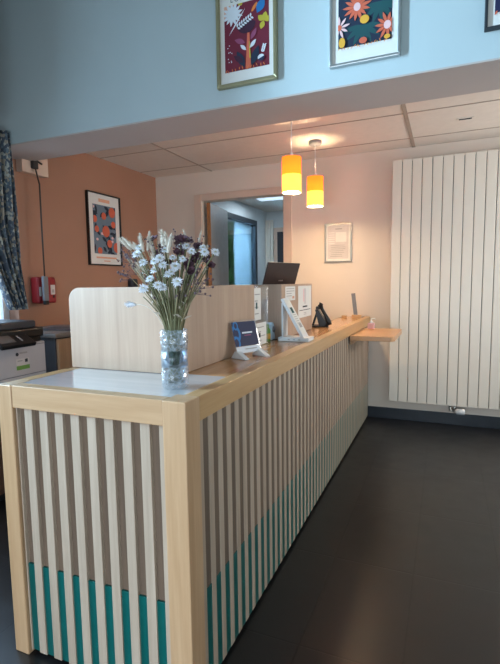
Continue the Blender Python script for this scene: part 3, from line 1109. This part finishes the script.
WHITE = [(-0.152, 0.101, 1.336), (-0.118, 0.095, 1.324), (-0.084, 0.108, 1.32), (-0.071, 0.097, 1.276), (-0.127, 0.093, 1.345), (-0.131, 0.108, 1.261), (-0.171, 0.131, 1.312), (-0.104, 0.126, 1.347), (-0.229, 0.124, 1.361), (0.016, 0.1, 1.357), (0.043, 0.114, 1.357), (-0.025, 0.102, 1.361), (-0.191, 0.098, 1.258), (-0.138, 0.095, 1.267), (-0.094, 0.1, 1.304), (-0.059, 0.132, 1.378)]
WHITE += [(-.205, .12, 1.335), (-.145, .15, 1.372), (-.09, .15, 1.378), (-.175, .11, 1.285), (-.06, .11, 1.34), (-.22, .15, 1.31), (-.01, .14, 1.372), (-.245, .16, 1.385), (-.11, .11, 1.298)]
WL = {3: 'lowest round white strawflower facing forward in the middle of the vase bouquet', 9: 'white strawflower second from the right tip of the vase bouquet',
      10: 'white strawflower sticking out farthest right from the vase bouquet', 8: 'white strawflower at the upper left of the vase bouquet', 12: 'white strawflower low on the left side of the vase bouquet'}
for i, p in enumerate(WHITE):
    t, c, d = flower_root('strawflower', p, WL.get(i, 'white dried strawflower packed in the middle of the vase bouquet'), 'flower',
                          'white strawflowers in the vase' if i not in WL else None, M['stem_green'])
    straw_head(t, c, d, .019 if i in (2, 3) else random.uniform(.0125, .017))
PLUME = [((-0.303, 0.196, 1.382), (-0.336, 0.196, 1.411)), ((-0.285, 0.194, 1.382), (-0.321, 0.194, 1.413)), ((-0.265, 0.193, 1.30), (-0.296, 0.193, 1.338)), ((-0.206, 0.126, 1.37), (-0.214, 0.126, 1.404)), ((-0.201, 0.139, 1.374), (-0.193, 0.139, 1.414)), ((-0.155, 0.174, 1.365), (-0.165, 0.174, 1.406)), ((-0.259, 0.186, 1.356), (-0.281, 0.186, 1.394)), ((-0.06, 0.199, 1.375), (-0.052, 0.199, 1.405)), ((-0.240, 0.202, 1.27), (-0.280, 0.202, 1.31)), ((-0.112, 0.115, 1.362), (-0.104, 0.115, 1.391))]
PLUME += [((-.185, .15, 1.36), (-.195, .14, 1.405)), ((-.235, .17, 1.35), (-.262, .16, 1.395)), ((-.09, .17, 1.375), (-.085, .16, 1.41)), ((-.135, .15, 1.37), (-.14, .15, 1.41)), ((-.03, .16, 1.335), (-.005, .15, 1.37)), ((-.21, .15, 1.30), (-.24, .14, 1.335)), ((-.16, .13, 1.31), (-.17, .12, 1.35))]
for i, (a, b) in enumerate(PLUME):
    lab = {5: 'broad fluffy white plume standing at the top of the vase bouquet', 0: 'pale grass plume pointing farthest left from the vase bouquet',
           7: 'thin cream grass spike rising on the right of the vase bouquet'}.get(i, 'cream bunny-tail grass plume among the flowers of the vase bouquet')
    t, c, d = flower_root('grass_plume', a, lab, 'dried grass', 'bunny-tail plumes in the vase' if i not in (0, 5, 7) else None, M['stem'], .0015)
    dv = Vector(b)-Vector(a)
    plume_head(t, c, dv, .060 if i in (0, 1, 2) else (.07 if i == 5 else .05), {5: .021, 7: .004}.get(i, .011))
PURPLE = [(-0.123, 0.193, 1.391), (-0.1, 0.199, 1.398), (-0.122, 0.185, 1.365), (-0.049, 0.159, 1.337), (-0.08, 0.183, 1.316), (-0.031, 0.152, 1.346), (-0.262, 0.22, 1.332), (-0.206, 0.214, 1.368), (-0.216, 0.189, 1.407), (-0.065, 0.169, 1.3), (-0.046, 0.218, 1.342), (-0.017, 0.191, 1.323), (-0.168, 0.216, 1.291), (-0.12, 0.213, 1.338), (-.055, .13, 1.325), (-.045, .125, 1.305), (-.175, .16, 1.35), (-.15, .17, 1.33), (-.09, .14, 1.36), (-.075, .13, 1.395), (-.19, .2, 1.385), (-.03, .15, 1.375), (-.22, .17, 1.29), (-.1, .15, 1.27)]
for i, p in enumerate(PURPLE):
    lab = {8: 'dark purple flower head standing tallest on the left of the vase bouquet', 6: 'dark purple flower low on the left of the vase bouquet',
           11: 'dark purple flower farthest right in the vase bouquet'}.get(i, 'dark purple dried flower packed among the white flowers in the vase')
    t, c, d = flower_root('dried_rose', p, lab, 'flower', 'dark purple flowers in the vase' if i not in (8, 6, 11) else None, M['stem_green'])
    purple_head(t, c, d, random.uniform(.016, .022))
FILL = [(-0.307, 0.161, 1.366), (-0.281, 0.151, 1.353), (-0.313, 0.171, 1.31), (0.006, 0.152, 1.364), (-0.252, 0.123, 1.372), (-0.059, 0.139, 1.403), (-0.13, 0.194, 1.418), (0.004, 0.11, 1.265), (0.008, 0.11, 1.281), (-.02, .13, 1.30), (-.2, .14, 1.30), (-.09, .15, 1.40), (-.16, .13, 1.40), (-.18, .15, 1.25), (-.07, .12, 1.26), (-.03, .16, 1.39), (-.29, .17, 1.33)]
for i, p in enumerate(FILL):
    t, c, d = flower_root('filler_sprig', p, 'wispy mauve filler sprig on the left edge of the vase bouquet' if p[0] < -.25 else ('wispy filler sprig on the right edge of the vase bouquet' if p[0] > -.03 else 'wispy filler sprig in the middle of the vase bouquet'),
                          'dried sprig', 'filler sprigs at the left of the bouquet' if p[0] < -.25 else ('filler sprigs at the right of the bouquet' if p[0] > -.03 else 'filler sprigs in the middle of the bouquet'), M['stem'], .001)
    mb = MB()
    for k in range(9):
        o = Vector((random.uniform(-.028, .028), random.uniform(-.02, .02), random.uniform(-.03, .02)))
        mb.tube([c-d*.04, c+o], .0005, 4)
        mb.ball(c+o, random.uniform(.002, .0042), None, 6, 4)
    mb.build('seed_heads', M['mauve_seed'], t)
for i in range(18):
    a = 2*PI*i/18
    flower_root('bare_stem', (VX+.10*math.cos(a), VY+.06*math.sin(a), H+random.uniform(.26, .36)), 'bare dry stem among the bouquet in the glass vase', 'stem', 'bare stems in the vase', M['stem' if i % 2 else 'stem_green'], .0017)
t, c, d = flower_root('hanging_bud', (-.252, .14, 1.208), 'single white tuft drooping left out of the vase bouquet', 'dried flower', None, M['plume'], .0012, leaves=0, sag=(-.20, .15, 1.215))
plume_head(t, c, Vector((-1, 0, .05)), .034, .012, 'petal')

# ------------------------------------------------------------------ things on the counter ledge
# blue card in a clear stand
cs = thing('card_stand', (-.143, .785, H), 'blue card in a clear acrylic stand leaning by the long oak screen', 'card stand', rz=math.radians(-24))
LE = Matrix.Translation((0, 0, .016)) @ Matrix.Rotation(math.radians(-16), 4, 'Y')
MB().box(-.002, .002, -.078, .078, 0, .150, bevel=.0008, xf=LE).build('acrylic_sheet', M['acrylic'], cs)
cd = MB().box(.0021, .003, -.070, .070, .034, .142, xf=LE).build('card', M['navy'], cs)
art = Art(lambda a, b, h: tuple(LE @ Vector((.0032+h, a, b))))
bxc = (-.070, .070, .034, .142)
for k, (cx_, cy_, r) in enumerate(((-.055, .09, .038), (-.06, .05, .03), (-.05, .125, .02))):
    art.add(ellipse((cx_, cy_), r*.7, r), M['blue'], bxc)
    art.add(ellipse((cx_, cy_), r*.4, r*.6), M['navy'], bxc)
BAR(art, -.02, .04, .092, .007, M['white_print'])
BAR(art, -.01, .03, .080, .004, M['mauve'])
art.rect(-.070, .070, .004, .032, M['white_print'])
BAR(art, -.02, .05, .020, .004, M['ink'])
art.mb.build('card_print', M['white_print'], cd)
for s in (-.062, .062):
    MB().prism([(-.035, 0), (.055, 0), (.055, .003), (.004, .03), (-.012, .03)], s-.012, s+.012, lambda a, b, h: (a, h, b), bevel=.001).build('foot', M['white_pl'], cs)

# acrylic leaflet sheet in the gap between the screens
lf = thing('leaflet_holder', (-.235, 1.155, H), 'upright clear sheet with white leaflets standing in the gap between the screens', 'leaflet holder')
MB().box(-.003, .003, -.105, .115, 0, .302, bevel=.001).build('acrylic_sheet', M['acrylic'], lf)
for n_, (a, b, c, d_) in enumerate(((-.098, .075, .004, .118), (-.100, .0, .135, .296))):
    s = MB().box(.0032, .0045, a, b, c, d_).build('leaflet', M['paper'], lf)
    art = Art(lambda p, q, h: (.0047+h, p, q))
    rs = random.Random(8+n_)
    for k in range(4):
        z = c+(d_-c)*(.2+.2*k)
        BAR(art, a+.015, a+(b-a)*rs.uniform(.5, .9), z, .005, M['ink'])
    art.rect(a+(b-a)*.3, a+(b-a)*.5, c+(d_-c)*.35, c+(d_-c)*.55, M['ink_dark'] if n_ == 0 else M['teal_print'])
    art.mb.build('leaflet_print', M['ink'], s)

# green bottle and white dispenser in the gap
gb = thing('spray_bottle', (-.262, 1.318, H), 'small green bottle between the leaflets and the white dispenser', 'bottle')
MB().lathe([(0, 0), (.018, 0), (.021, .004), (.021, .062), (.014, .074), (.010, .078), (0, .078)], n=20).build('bottle_body', M['green'], gb)
MB().lathe([(.0, .078), (.012, .078), (.012, .094), (.008, .097), (0, .097)], n=16).build('bottle_cap', M['green_label'], gb)
MB().lathe([(.0213, .015), (.0213, .045)], n=20).build('bottle_label', M['yellow'], gb)
ds = thing('tape_dispenser', (-.262, 1.40, H), 'white rounded desk dispenser beside the green bottle', 'dispenser')
poly = [(-.045, 0), (.05, 0), (.055, .02), (.05, .055), (.035, .082), (.01, .098), (-.02, .100), (-.04, .088), (-.032, .06), (-.045, .03)]
MB().prism(poly, -.03, .008, lambda a, b, h: (h, a*.6, b), bevel=.005).build('dispenser_body', M['pale_blue'], ds)
MB().lathe([(.010, -.004), (.018, -.004), (.018, .004), (.010, .004)], n=20, closed=True, xf=Matrix.Translation((.010, .004, .06)) @ Matrix.Rotation(PI/2, 4, 'Y')).build('tape_roll', M['grey_pl'], ds)
MB().box(-.29+.262, .02, -.03, .03, -.0005+.0005, .0012).build('rubber_pad', M['matt_black'], ds)

# white sloped display stand
hs = thing('display_stand', (-.12, 1.40, H), 'white sloped display stand on the ledge in front of the taped notices', 'display stand')
MB().box(-.088, .088, -.055, .055, 0, .022, bevel=.003).build('stand_base', M['white_pl'], hs)
LE2 = Matrix.Translation((.052, 0, .018)) @ Matrix.Rotation(math.radians(-29), 4, 'Y')
bk = MB().box(-.008, .008, -.045, .050, 0, .245, bevel=.002, xf=LE2).build('sloped_panel', M['white_pl'], hs)
art = Art(lambda a, b, h: tuple(LE2 @ Vector((.0084+h, a, b))))
art.rect(-.038, .044, .02, .232, M['paper'])
art.rect(-.02, .02, .15, .185, M['teal_print'])
art.rect(-.015, .03, .06, .085, M['ink'])
for k in range(5):
    BAR(art, -.03, .025, .14-.013*k, .003, M['ink'])
art.mb.build('panel_print', M['ink'], bk)
MB().box(-.07, -.062, -.04, .045, .02, .21, bevel=.001).build('stand_strut', M['white_pl'], hs)
art = Art(lambda a, b, h: (a, -.0554-h, b))
for k in range(3):
    BAR(art, -.03+.03*k, -.018+.03*k, .011, .004, M['ink'])
art.mb.build('base_print', M['ink'], hs)

# taped notices
def notice(y0, y1, z0, z1, label, seed, big):
    t = thing('taped_notice', (-.2145, y0, z0), label, 'notice', 'paper notices taped on the oak screen')
    w, h = y1-y0, z1-z0
    MB().box(0, .0008, 0, w, 0, h).build('paper_sheet', M['paper'], t)
    art = Art(lambda a, b, q: (.0010+q, a, b))
    rs = random.Random(seed)
    if big:
        art.rect(w*.42, w*.58, h*.42, h*.92, M['white_label'])
        art.rect(w*.46, w*.56, h*.5, h*.88, M['white_label'])
        art.rect(w*.36, w*.44, h*.5, h*.9, M['pink'])
        BAR(art, w*.32, w*.68, h*.34, .010, M['ink_dark'])
        BAR(art, w*.06, w*.94, h*.23, .004, M['ink_dark'])
        for k in range(2):
            BAR(art, w*.4, w*.6, h*(.14-.05*k), .003, M['ink'])
    else:
        for k in range(4):
            BAR(art, w*.1, w*rs.uniform(.6, .92), h*(.84-.17*k), .004, M['ink'])
        art.rect(w*.68, w*.9, h*.12, h*.3, M['peach'])
    art.mb.build('notice_print', M['ink'], t)
notice(1.50, 1.69, 1.165, 1.248, 'small white notice taped at the near top edge of the oak screen', 2, False)
notice(1.755, 2.055, 1.045, 1.249, 'large white notice taped at the far end of the oak screen near the phone', 3, True)

# telephone
ph = thing('desk_phone', (-.205, 2.235, H), 'black desk phone with its handset on a tilted body, past the oak screen', 'phone', rz=math.radians(12))
# tilted body: local x across the counter, +x towards the customers
TB = Matrix.Translation((-.012, 0, .012)) @ Matrix.Rotation(math.radians(-32), 4, 'Y')
MB().box(-.055, .070, -.075, .075, 0, .012, bevel=.004).build('foot', M['black'], ph)
MB().prism([(.058, .008), (.066, .012), (-.005, .132), (-.024, .126), (.004, .010)], -.070, .070, lambda a, b, h: (a, h, b), bevel=.003).build('phone_body', M['black'], ph)
MB().prism([(-.05, .008), (-.035, .008), (-.004, .112), (-.016, .118)], -.045, .045, lambda a, b, h: (a, h, b), bevel=.003).build('support_leg', M['black'], ph)
mb = MB()
for i in range(3):
    for j in range(4):
        yy = -.005+.020*i
        f = .15+.12*j
        cx_, cz_ = .0655-.071*f, .012+.12*f
        mb.box(cx_-.001, cx_+.006, yy-.006, yy+.006, cz_-.004, cz_+.004)
mb.build('keypad', M['grey_pl'], ph)
hn = [(.078, -.050, .018), (.072, -.050, .040), (.050, -.052, .085), (.026, -.052, .128), (.012, -.050, .158), (.020, -.048, .172)]
MB().tube(hn, [.017, .019, .0115, .0115, .019, .017], 12).build('handset', M['black'], ph)
MB().box(-.022, .026, -.010, .060, .126, .146, bevel=.005).build('display_hood', M['charcoal'], ph)
mb = MB()
cp = [(.07, -.058, .014)]+[(.06-.012*math.cos(k*1.25), -.082+.001*k, .012+.007*(1+math.sin(k*1.25))) for k in range(18)]
mb.tube(cp, .0028, 6)
mb.build('phone_cord', M['black'], ph)

# small sign with a wooden foot at the end of the ledge
sg = thing('sign_holder', (-.085, 3.10, H), 'slim grey upright sign in a small wooden block at the far ledge end', 'sign')
MB().box(-.04, .04, -.025, .025, 0, .030, bevel=.003).build('wood_block', M['oak_y'], sg)
MB().box(-.022, .012, -.004, .004, .022, .222, bevel=.001, xf=Matrix.Rotation(math.radians(-7), 4, 'Y')).build('sign_plate', M['grey_pl'], sg)
cb = thing('wood_block', (-.19, 3.08, H), 'loose small oak block left of the slim grey sign', 'block')
MB().box(-.022, .022, -.02, .02, 0, .024, bevel=.003).build('block_body', M['oak_y'], cb)

# hand gel bottle on the low shelf
hb = thing('gel_bottle', (.075, 2.88, .878), 'small clear pink pump bottle on the low wooden shelf', 'bottle')
MB().box(-.028, .028, -.022, .022, 0, .052, bevel=.007, seg=3).build('bottle_body', M['pink_soap'], hb)
MB().lathe([(0, .05), (.011, .05), (.011, .066), (.004, .068), (.004, .088), (0, .088)], n=16).tube([(0, 0, .086), (.028, 0, .086), (.032, 0, .080)], .005, 8).build('pump', M['white_pl'], hb)

# ------------------------------------------------------------------ laptop behind the screen
A, B = Vector((-.36, 1.61, 1.397)), Vector((-.255, 1.93, 1.392))
wv = (B-A)
wd = wv.length
ax = Vector((wv.x, wv.y, 0)).normalized()           # along the hinge
nx = Vector((ax.y, -ax.x, 0))                       # towards the customers
lean = math.radians(18)
hl = .232
hinge = A-hl*(math.cos(lean)*Vector((0, 0, 1))+math.sin(lean)*nx)
rz = math.atan2(ax.y, ax.x)
lp = thing('laptop', hinge, 'dark open laptop seen from behind above the oak screen', 'laptop', rz=rz)
# local x along the hinge; local -y is towards the customers
LL = Matrix.Rotation(lean, 4, 'X')
lid = MB().box(0, wd, -.004, .004, 0, hl, bevel=.002, xf=LL).build('lid', M['laptop'], lp)
art = Art(lambda a, b, h: tuple(LL @ Vector((a, -.0042-h, b))))
for k in range(4):
    art.rect(wd/2-.022+.012*k, wd/2-.014+.012*k, hl*.48, hl*.48+.009, M['steel'])
art.mb.build('lid_mark', M['steel'], lid)
MB().box(.008, wd-.008, .0041, .0046, .01, hl-.01, xf=LL).build('display', M['matt_black'], lid)
MB().box(0, wd, .006, .235, -.016, 0, bevel=.003).build('keyboard_base', M['laptop'], lp)
MB().tube([(.03, .002, -.004), (wd-.03, .002, -.004)], .0045, 8).build('hinge_bar', M['black'], lp)
ls = thing('laptop_riser', (hinge.x, hinge.y, .74), 'dark riser on the staff desk holding the laptop up', 'stand', rz=rz)
zr = hinge.z-.016-.74
MB().box(.01, wd-.01, .015, .24, zr-.02, zr, bevel=.002).build('riser_top', M['charcoal'], ls)
for a in (.02, wd-.045):
    MB().box(a, a+.025, .03, .22, 0, zr-.02).build('leg', M['charcoal'], ls)

# ------------------------------------------------------------------ printer corner at the left
pc = thing('printer_cabinet', (0, 0, 0), 'dark brown low cabinet carrying the office printer', 'cabinet')
MB().box(-2.24, -1.74, .735, 1.16, .05, .53, bevel=.004).build('cabinet_body', M['dark_wood'], pc)
MB().box(-2.22, -1.77, .755, 1.14, 0, .05).build('plinth', M['matt_black'], pc)
for (a, b) in ((.745, .945), (.955, 1.15)):
    dd = MB().box(-1.74, -1.723, a, b, .06, .52, bevel=.002).build('door', M['dark_wood'], pc)
    MB().box(-1.723, -1.71, (a+.16 if a < .8 else a+.02), (a+.18 if a < .8 else a+.04), .28, .38, bevel=.002).build('handle', M['steel'], dd)
pt = thing('printer', (-1.70, .815, .53), 'white office printer with a black scanner top, at the left edge behind the counter', 'printer')
bd = MB().box(-.45, 0, -.072, .318, 0, .398, bevel=.006).build('printer_body', M['print_white'], pt)
MB().box(-.001, .0025, -.065, .310, .382, .386).box(-.001, .0025, -.065, .31, .205, .209).box(-.001, .0025, -.065, .31, .02, .024).build('tray_seam', M['grey_pl'], bd)
tr = MB().box(-.02, .004, -.068, .312, .024, .200, bevel=.003).build('paper_tray', M['print_white'], pt)
MB().box(.0035, .006, -.00, .15, .150, .175, bevel=.001).build('tray_grip', M['charcoal'], tr)
art = Art(lambda a, b, h: (.0012+h, a, b))
art.add(ellipse((.105, .338), .011, .011), M['ink_dark'])
BAR(art, .122, .178, .343, .010, M['ink'])
art.rect(.095, .19, .243, .310, M['white_label'])
BAR(art, .105, .140, .297, .006, M['ink'])
art.rect(.158, .178, .285, .305, M['ink_dark'])
art.rect(.095, .19, .243, .268, M['green_label'])
lb = art.mb.build('badge_sticker', M['white_label'], pt)
sc = MB().box(-.44, -.012, -.068, .300, .398, .430, bevel=.004).build('output_gap', M['black'], pt)
MB().box(-.45, .004, -.072, .312, .430, .485, bevel=.008).build('scanner_unit', M['black'], pt)
MB().box(-.45, -.03, -.072, .285, .485, .530, bevel=.010).box(-.29, -.12, -.065, .08, .530, .585, bevel=.008).build('scanner_lid', M['charcoal'], pt)
LP = Matrix.Translation((.01, -.05, .440)) @ Matrix.Rotation(math.radians(28), 4, 'Y')
cpn = MB().box(-.03, .09, -.015, .22, -.012, .012, bevel=.004, xf=LP).build('control_panel', M['black'], pt)
MB().box(-.015, .06, .00, .10, .0121, .0135, xf=LP).build('touch_display', M['cab_top'], cpn)
mb = MB()
for k in range(4):
    mb.box(.0+.015*k, .009+.015*k, .14, .15, .0121, .015, xf=LP)
mb.build('button', M['ink'], cpn)

fc = thing('filing_cabinet', (0, 0, 0), 'low wood cabinet with sides coloured dark for shade, between the printer and the oak screen', 'cabinet')
MB().box(-2.24, -1.72, 1.235, 1.80, .06, .93, bevel=.004).build('cabinet_body', M['charcoal'], fc)  # shade on the near side put into the dark body colour
MB().box(-2.26, -1.69, 1.215, 1.82, .93, .96, bevel=.006).build('cabinet_top', M['cab_top'], fc)
MB().box(-2.2, -1.75, 1.26, 1.78, 0, .06).build('plinth', M['matt_black'], fc)
for (a, b) in ((1.245, 1.515), (1.525, 1.79)):
    dd = MB().box(-1.72, -1.70, a, b, .08, .92, bevel=.002).build('door', M['cab_wood'], fc)
    MB().box(-1.70, -1.687, b-.05, b-.035, .55, .68, bevel=.002).build('handle', M['steel'], dd)
dp = thing('document_folder', (-1.90, 1.50, .96), 'thin dark folder lying on top of the low wood cabinet', 'folder', rz=.15)
MB().box(-.15, .15, -.11, .11, 0, .008, bevel=.002).build('folder_cover', M['charcoal'], dp)
MB().box(-.145, .151, -.105, .105, .003, .006).build('paper_sheets', M['paper'], dp)

# red alarm box with its cable
rb = thing('alarm_box', (LX, 1.675, 1.24), 'red metal wall box with white labels beside the curtain', 'alarm box')
MB().box(0, .085, -.088, .092, -.102, .102, bevel=.018, seg=4).build('box_body', M['red'], rb)
MB().box(.0845, .087, .030, .075, -.035, .040, bevel=.001).build('white_label', M['white_label'], rb)
MB().box(.087, .0875, .043, .063, -.020, .005).build('label_mark', M['ink'], rb)
MB().box(.0845, .087, -.082, -.062, -.045, .025, bevel=.001).build('white_label', M['white_label'], rb)
MB().box(.085, .090, .050, .062, -.060, -.040).build('keyhole', M['matt_black'], rb)
hd = thing('cable_clip', (LX+.12, 1.62, 1.13), 'grey flat cable housing hanging over the left of the red box', 'cable')
MB().box(-.012, .012, -.022, .022, .03, .215, bevel=.004).build('housing', M['grey_pl'], hd)
MB().box(-.013, .013, -.018, .018, 0, .03, bevel=.004).build('plug', M['matt_black'], hd)
MB().tube([(0, 0, .21), (0, .0, .6), (-.005, .008, .9), (-.05, .012, 1.05)], .006, 8).build('cord', M['cord'], hd)
jb = thing('junction_panel', (LX, 1.66, 2.19), 'pale wall panel with dark cable clamp high above the red box', 'panel')
MB().box(0, .06, -.13, .115, -.078, .078, bevel=.003).build('panel_body', M['casing'], jb)
MB().tube([(.062, -.09, .03), (.075, -.04, .028), (.075, .04, .005)], .007, 8).box(.058, .09, -.055, -.005, -.045, .035, bevel=.008).build('cable_clamp', M['cord'], jb)
nb = thing('wall_box', (LX, 2.83, 1.29), 'small navy wall box on the terracotta wall behind the dried flowers', 'box')
MB().box(0, .05, -.055, .055, -.042, .042, bevel=.012, seg=3).build('box_body', M['navy_box'], nb)
MB().box(.049, .052, -.02, .02, -.02, .015, bevel=.001).build('box_slot', M['matt_black'], nb)

# ------------------------------------------------------------------ curtain at the hall window
cu = thing('curtain', (-2.04, 1.10, 1.115), 'blue and beige patterned curtain gathered at the left window', 'curtain')
mb = MB()
NZ, NY = 30, 90
grid = []
CH = 1.165
for i in range(NZ+1):
    f = i/NZ
    row = []
    z = f*CH
    yl = .07-.20*min(1, f/.45)+.02*f
    yr = .215-.05*min(1, f*4)
    for j in range(NY+1):
        g = j/NY
        yy = yl+(yr-yl)*g
        xx = (.030+.012*(1-f))*math.sin(2*PI*5*g+.7*math.sin(3*f))+.010*math.sin(2*PI*2.3*g+2*f)
        if f > .93:
            xx *= .7
        row.append(mb.bm.verts.new((xx, yy, z)))
    grid.append(row)
for i in range(NZ):
    for j in range(NY):
        fc_ = mb.bm.faces.new([grid[i][j], grid[i][j+1], grid[i+1][j+1], grid[i+1][j]])
        fc_.smooth = True
cl = mb.build('cloth', M['curtain'], cu)
so = cl.modifiers.new('thickness', 'SOLIDIFY')
so.thickness = .003
rod = thing('curtain_rod', (-2.04, -.2, 2.265), 'dark curtain rod above the left window', 'curtain rod')
MB().tube([(0, .75, 0), (0, 1.40, 0)], .009, 12).build('rod', M['win_dark'], rod)
for yb in (.95, 1.30):
    MB().tube([(0, yb, 0), (-.255, yb, 0)], .007, 8).lathe([(0, 0), (.025, 0), (.025, .006), (0, .006)], n=16, xf=Matrix.Translation((-.259, yb, 0)) @ Matrix.Rotation(PI/2, 4, 'Y')).build('bracket', M['win_dark'], rod)

# ------------------------------------------------------------------ office things beyond the doorway
sb = thing('sheer_blind', (OX0-.09, 5.25, .80), 'pale blue sheer blind half drawn outside the office window pane', 'curtain')
mb = MB()
g0 = None
for j in range(61):
    g = j/60
    xx = .02*math.sin(2*PI*7*g)
    yy = -.12+.54*g
    col_ = [mb.bm.verts.new((xx, yy, z)) for z in (0, .8, 1.36)]
    if g0:
        for q in range(2):
            f_ = mb.bm.faces.new([g0[q], col_[q], col_[q+1], g0[q+1]])
            f_.smooth = True
    g0 = col_
mb.build('cloth', M['sheer'], sb)
orad = thing('office_radiator', (-2.03, OY1, 0), 'narrow tall white radiator on the office far wall', 'radiator')
for k in range(3):
    MB().box(-.065+.046*k, -.065+.042+.046*k, -.08, -.05, .5, 2.28, bevel=.004).build('radiator_panel', M['rad_white'], orad)
MB().box(-.06, .065, -.05, -.001, .8, .85).box(-.06, .065, -.05, -.001, 1.9, 1.95).build('wall_bracket', M['grey_pl'], orad)
op = thing('led_panel', (-1.50, 5.03, CZ), 'square light panel in the office ceiling seen through the doorway', 'light')
MB().box(-.30, .30, -.15, .15, -.012, .001, bevel=.003).build('panel_frame', M['white_pl'], op)
MB().box(-.27, .27, -.12, .12, -.014, -.011).build('diffuser', M['led'], op)

# garden outside the office window
gd = MB().box(-10, -4.0, 2.5, 18, -.15, -.05).build('lawn', M['lawn'])
tag(gd, 'green lawn outside the office window', 'lawn', kind='structure')
def tree(loc, hh, r, label, seed):
    t = thing('garden_tree', loc, label, 'tree')
    rs = random.Random(seed)
    MB().tube([(0, 0, 0), (.03, .02, hh*.4), (0, 0, hh*.75)], [.12, .09, .04], 10).build('trunk', M['bark'], t)
    mb = MB()
    for k in range(2600):
        while True:
            p = Vector((rs.uniform(-1, 1), rs.uniform(-1, 1), rs.uniform(-1, 1)))
            if .25 < p.length < 1:
                break
        c = Vector((p.x*r, p.y*r, hh*.58+p.z*hh*.45))
        d = Vector((rs.uniform(-1, 1), rs.uniform(-1, 1), rs.uniform(-1, 1))).normalized()
        e = d.cross(Vector((rs.uniform(-1, 1), rs.uniform(-1, 1), rs.uniform(-1, 1)))).normalized()
        s = rs.uniform(.06, .12)
        mb.face([c-d*s, c+e*s*.5, c+d*s, c-e*s*.5], None)
    mb.build('foliage', M['leaf'], t)
tree((-4.9, 10.6, -.06), 2.9, 1.0, 'green leafy tree outside the office window', 4)
tree((-6.9, 15.2, -.06), 3.6, 1.3, 'taller green tree farther off outside the office window', 9)
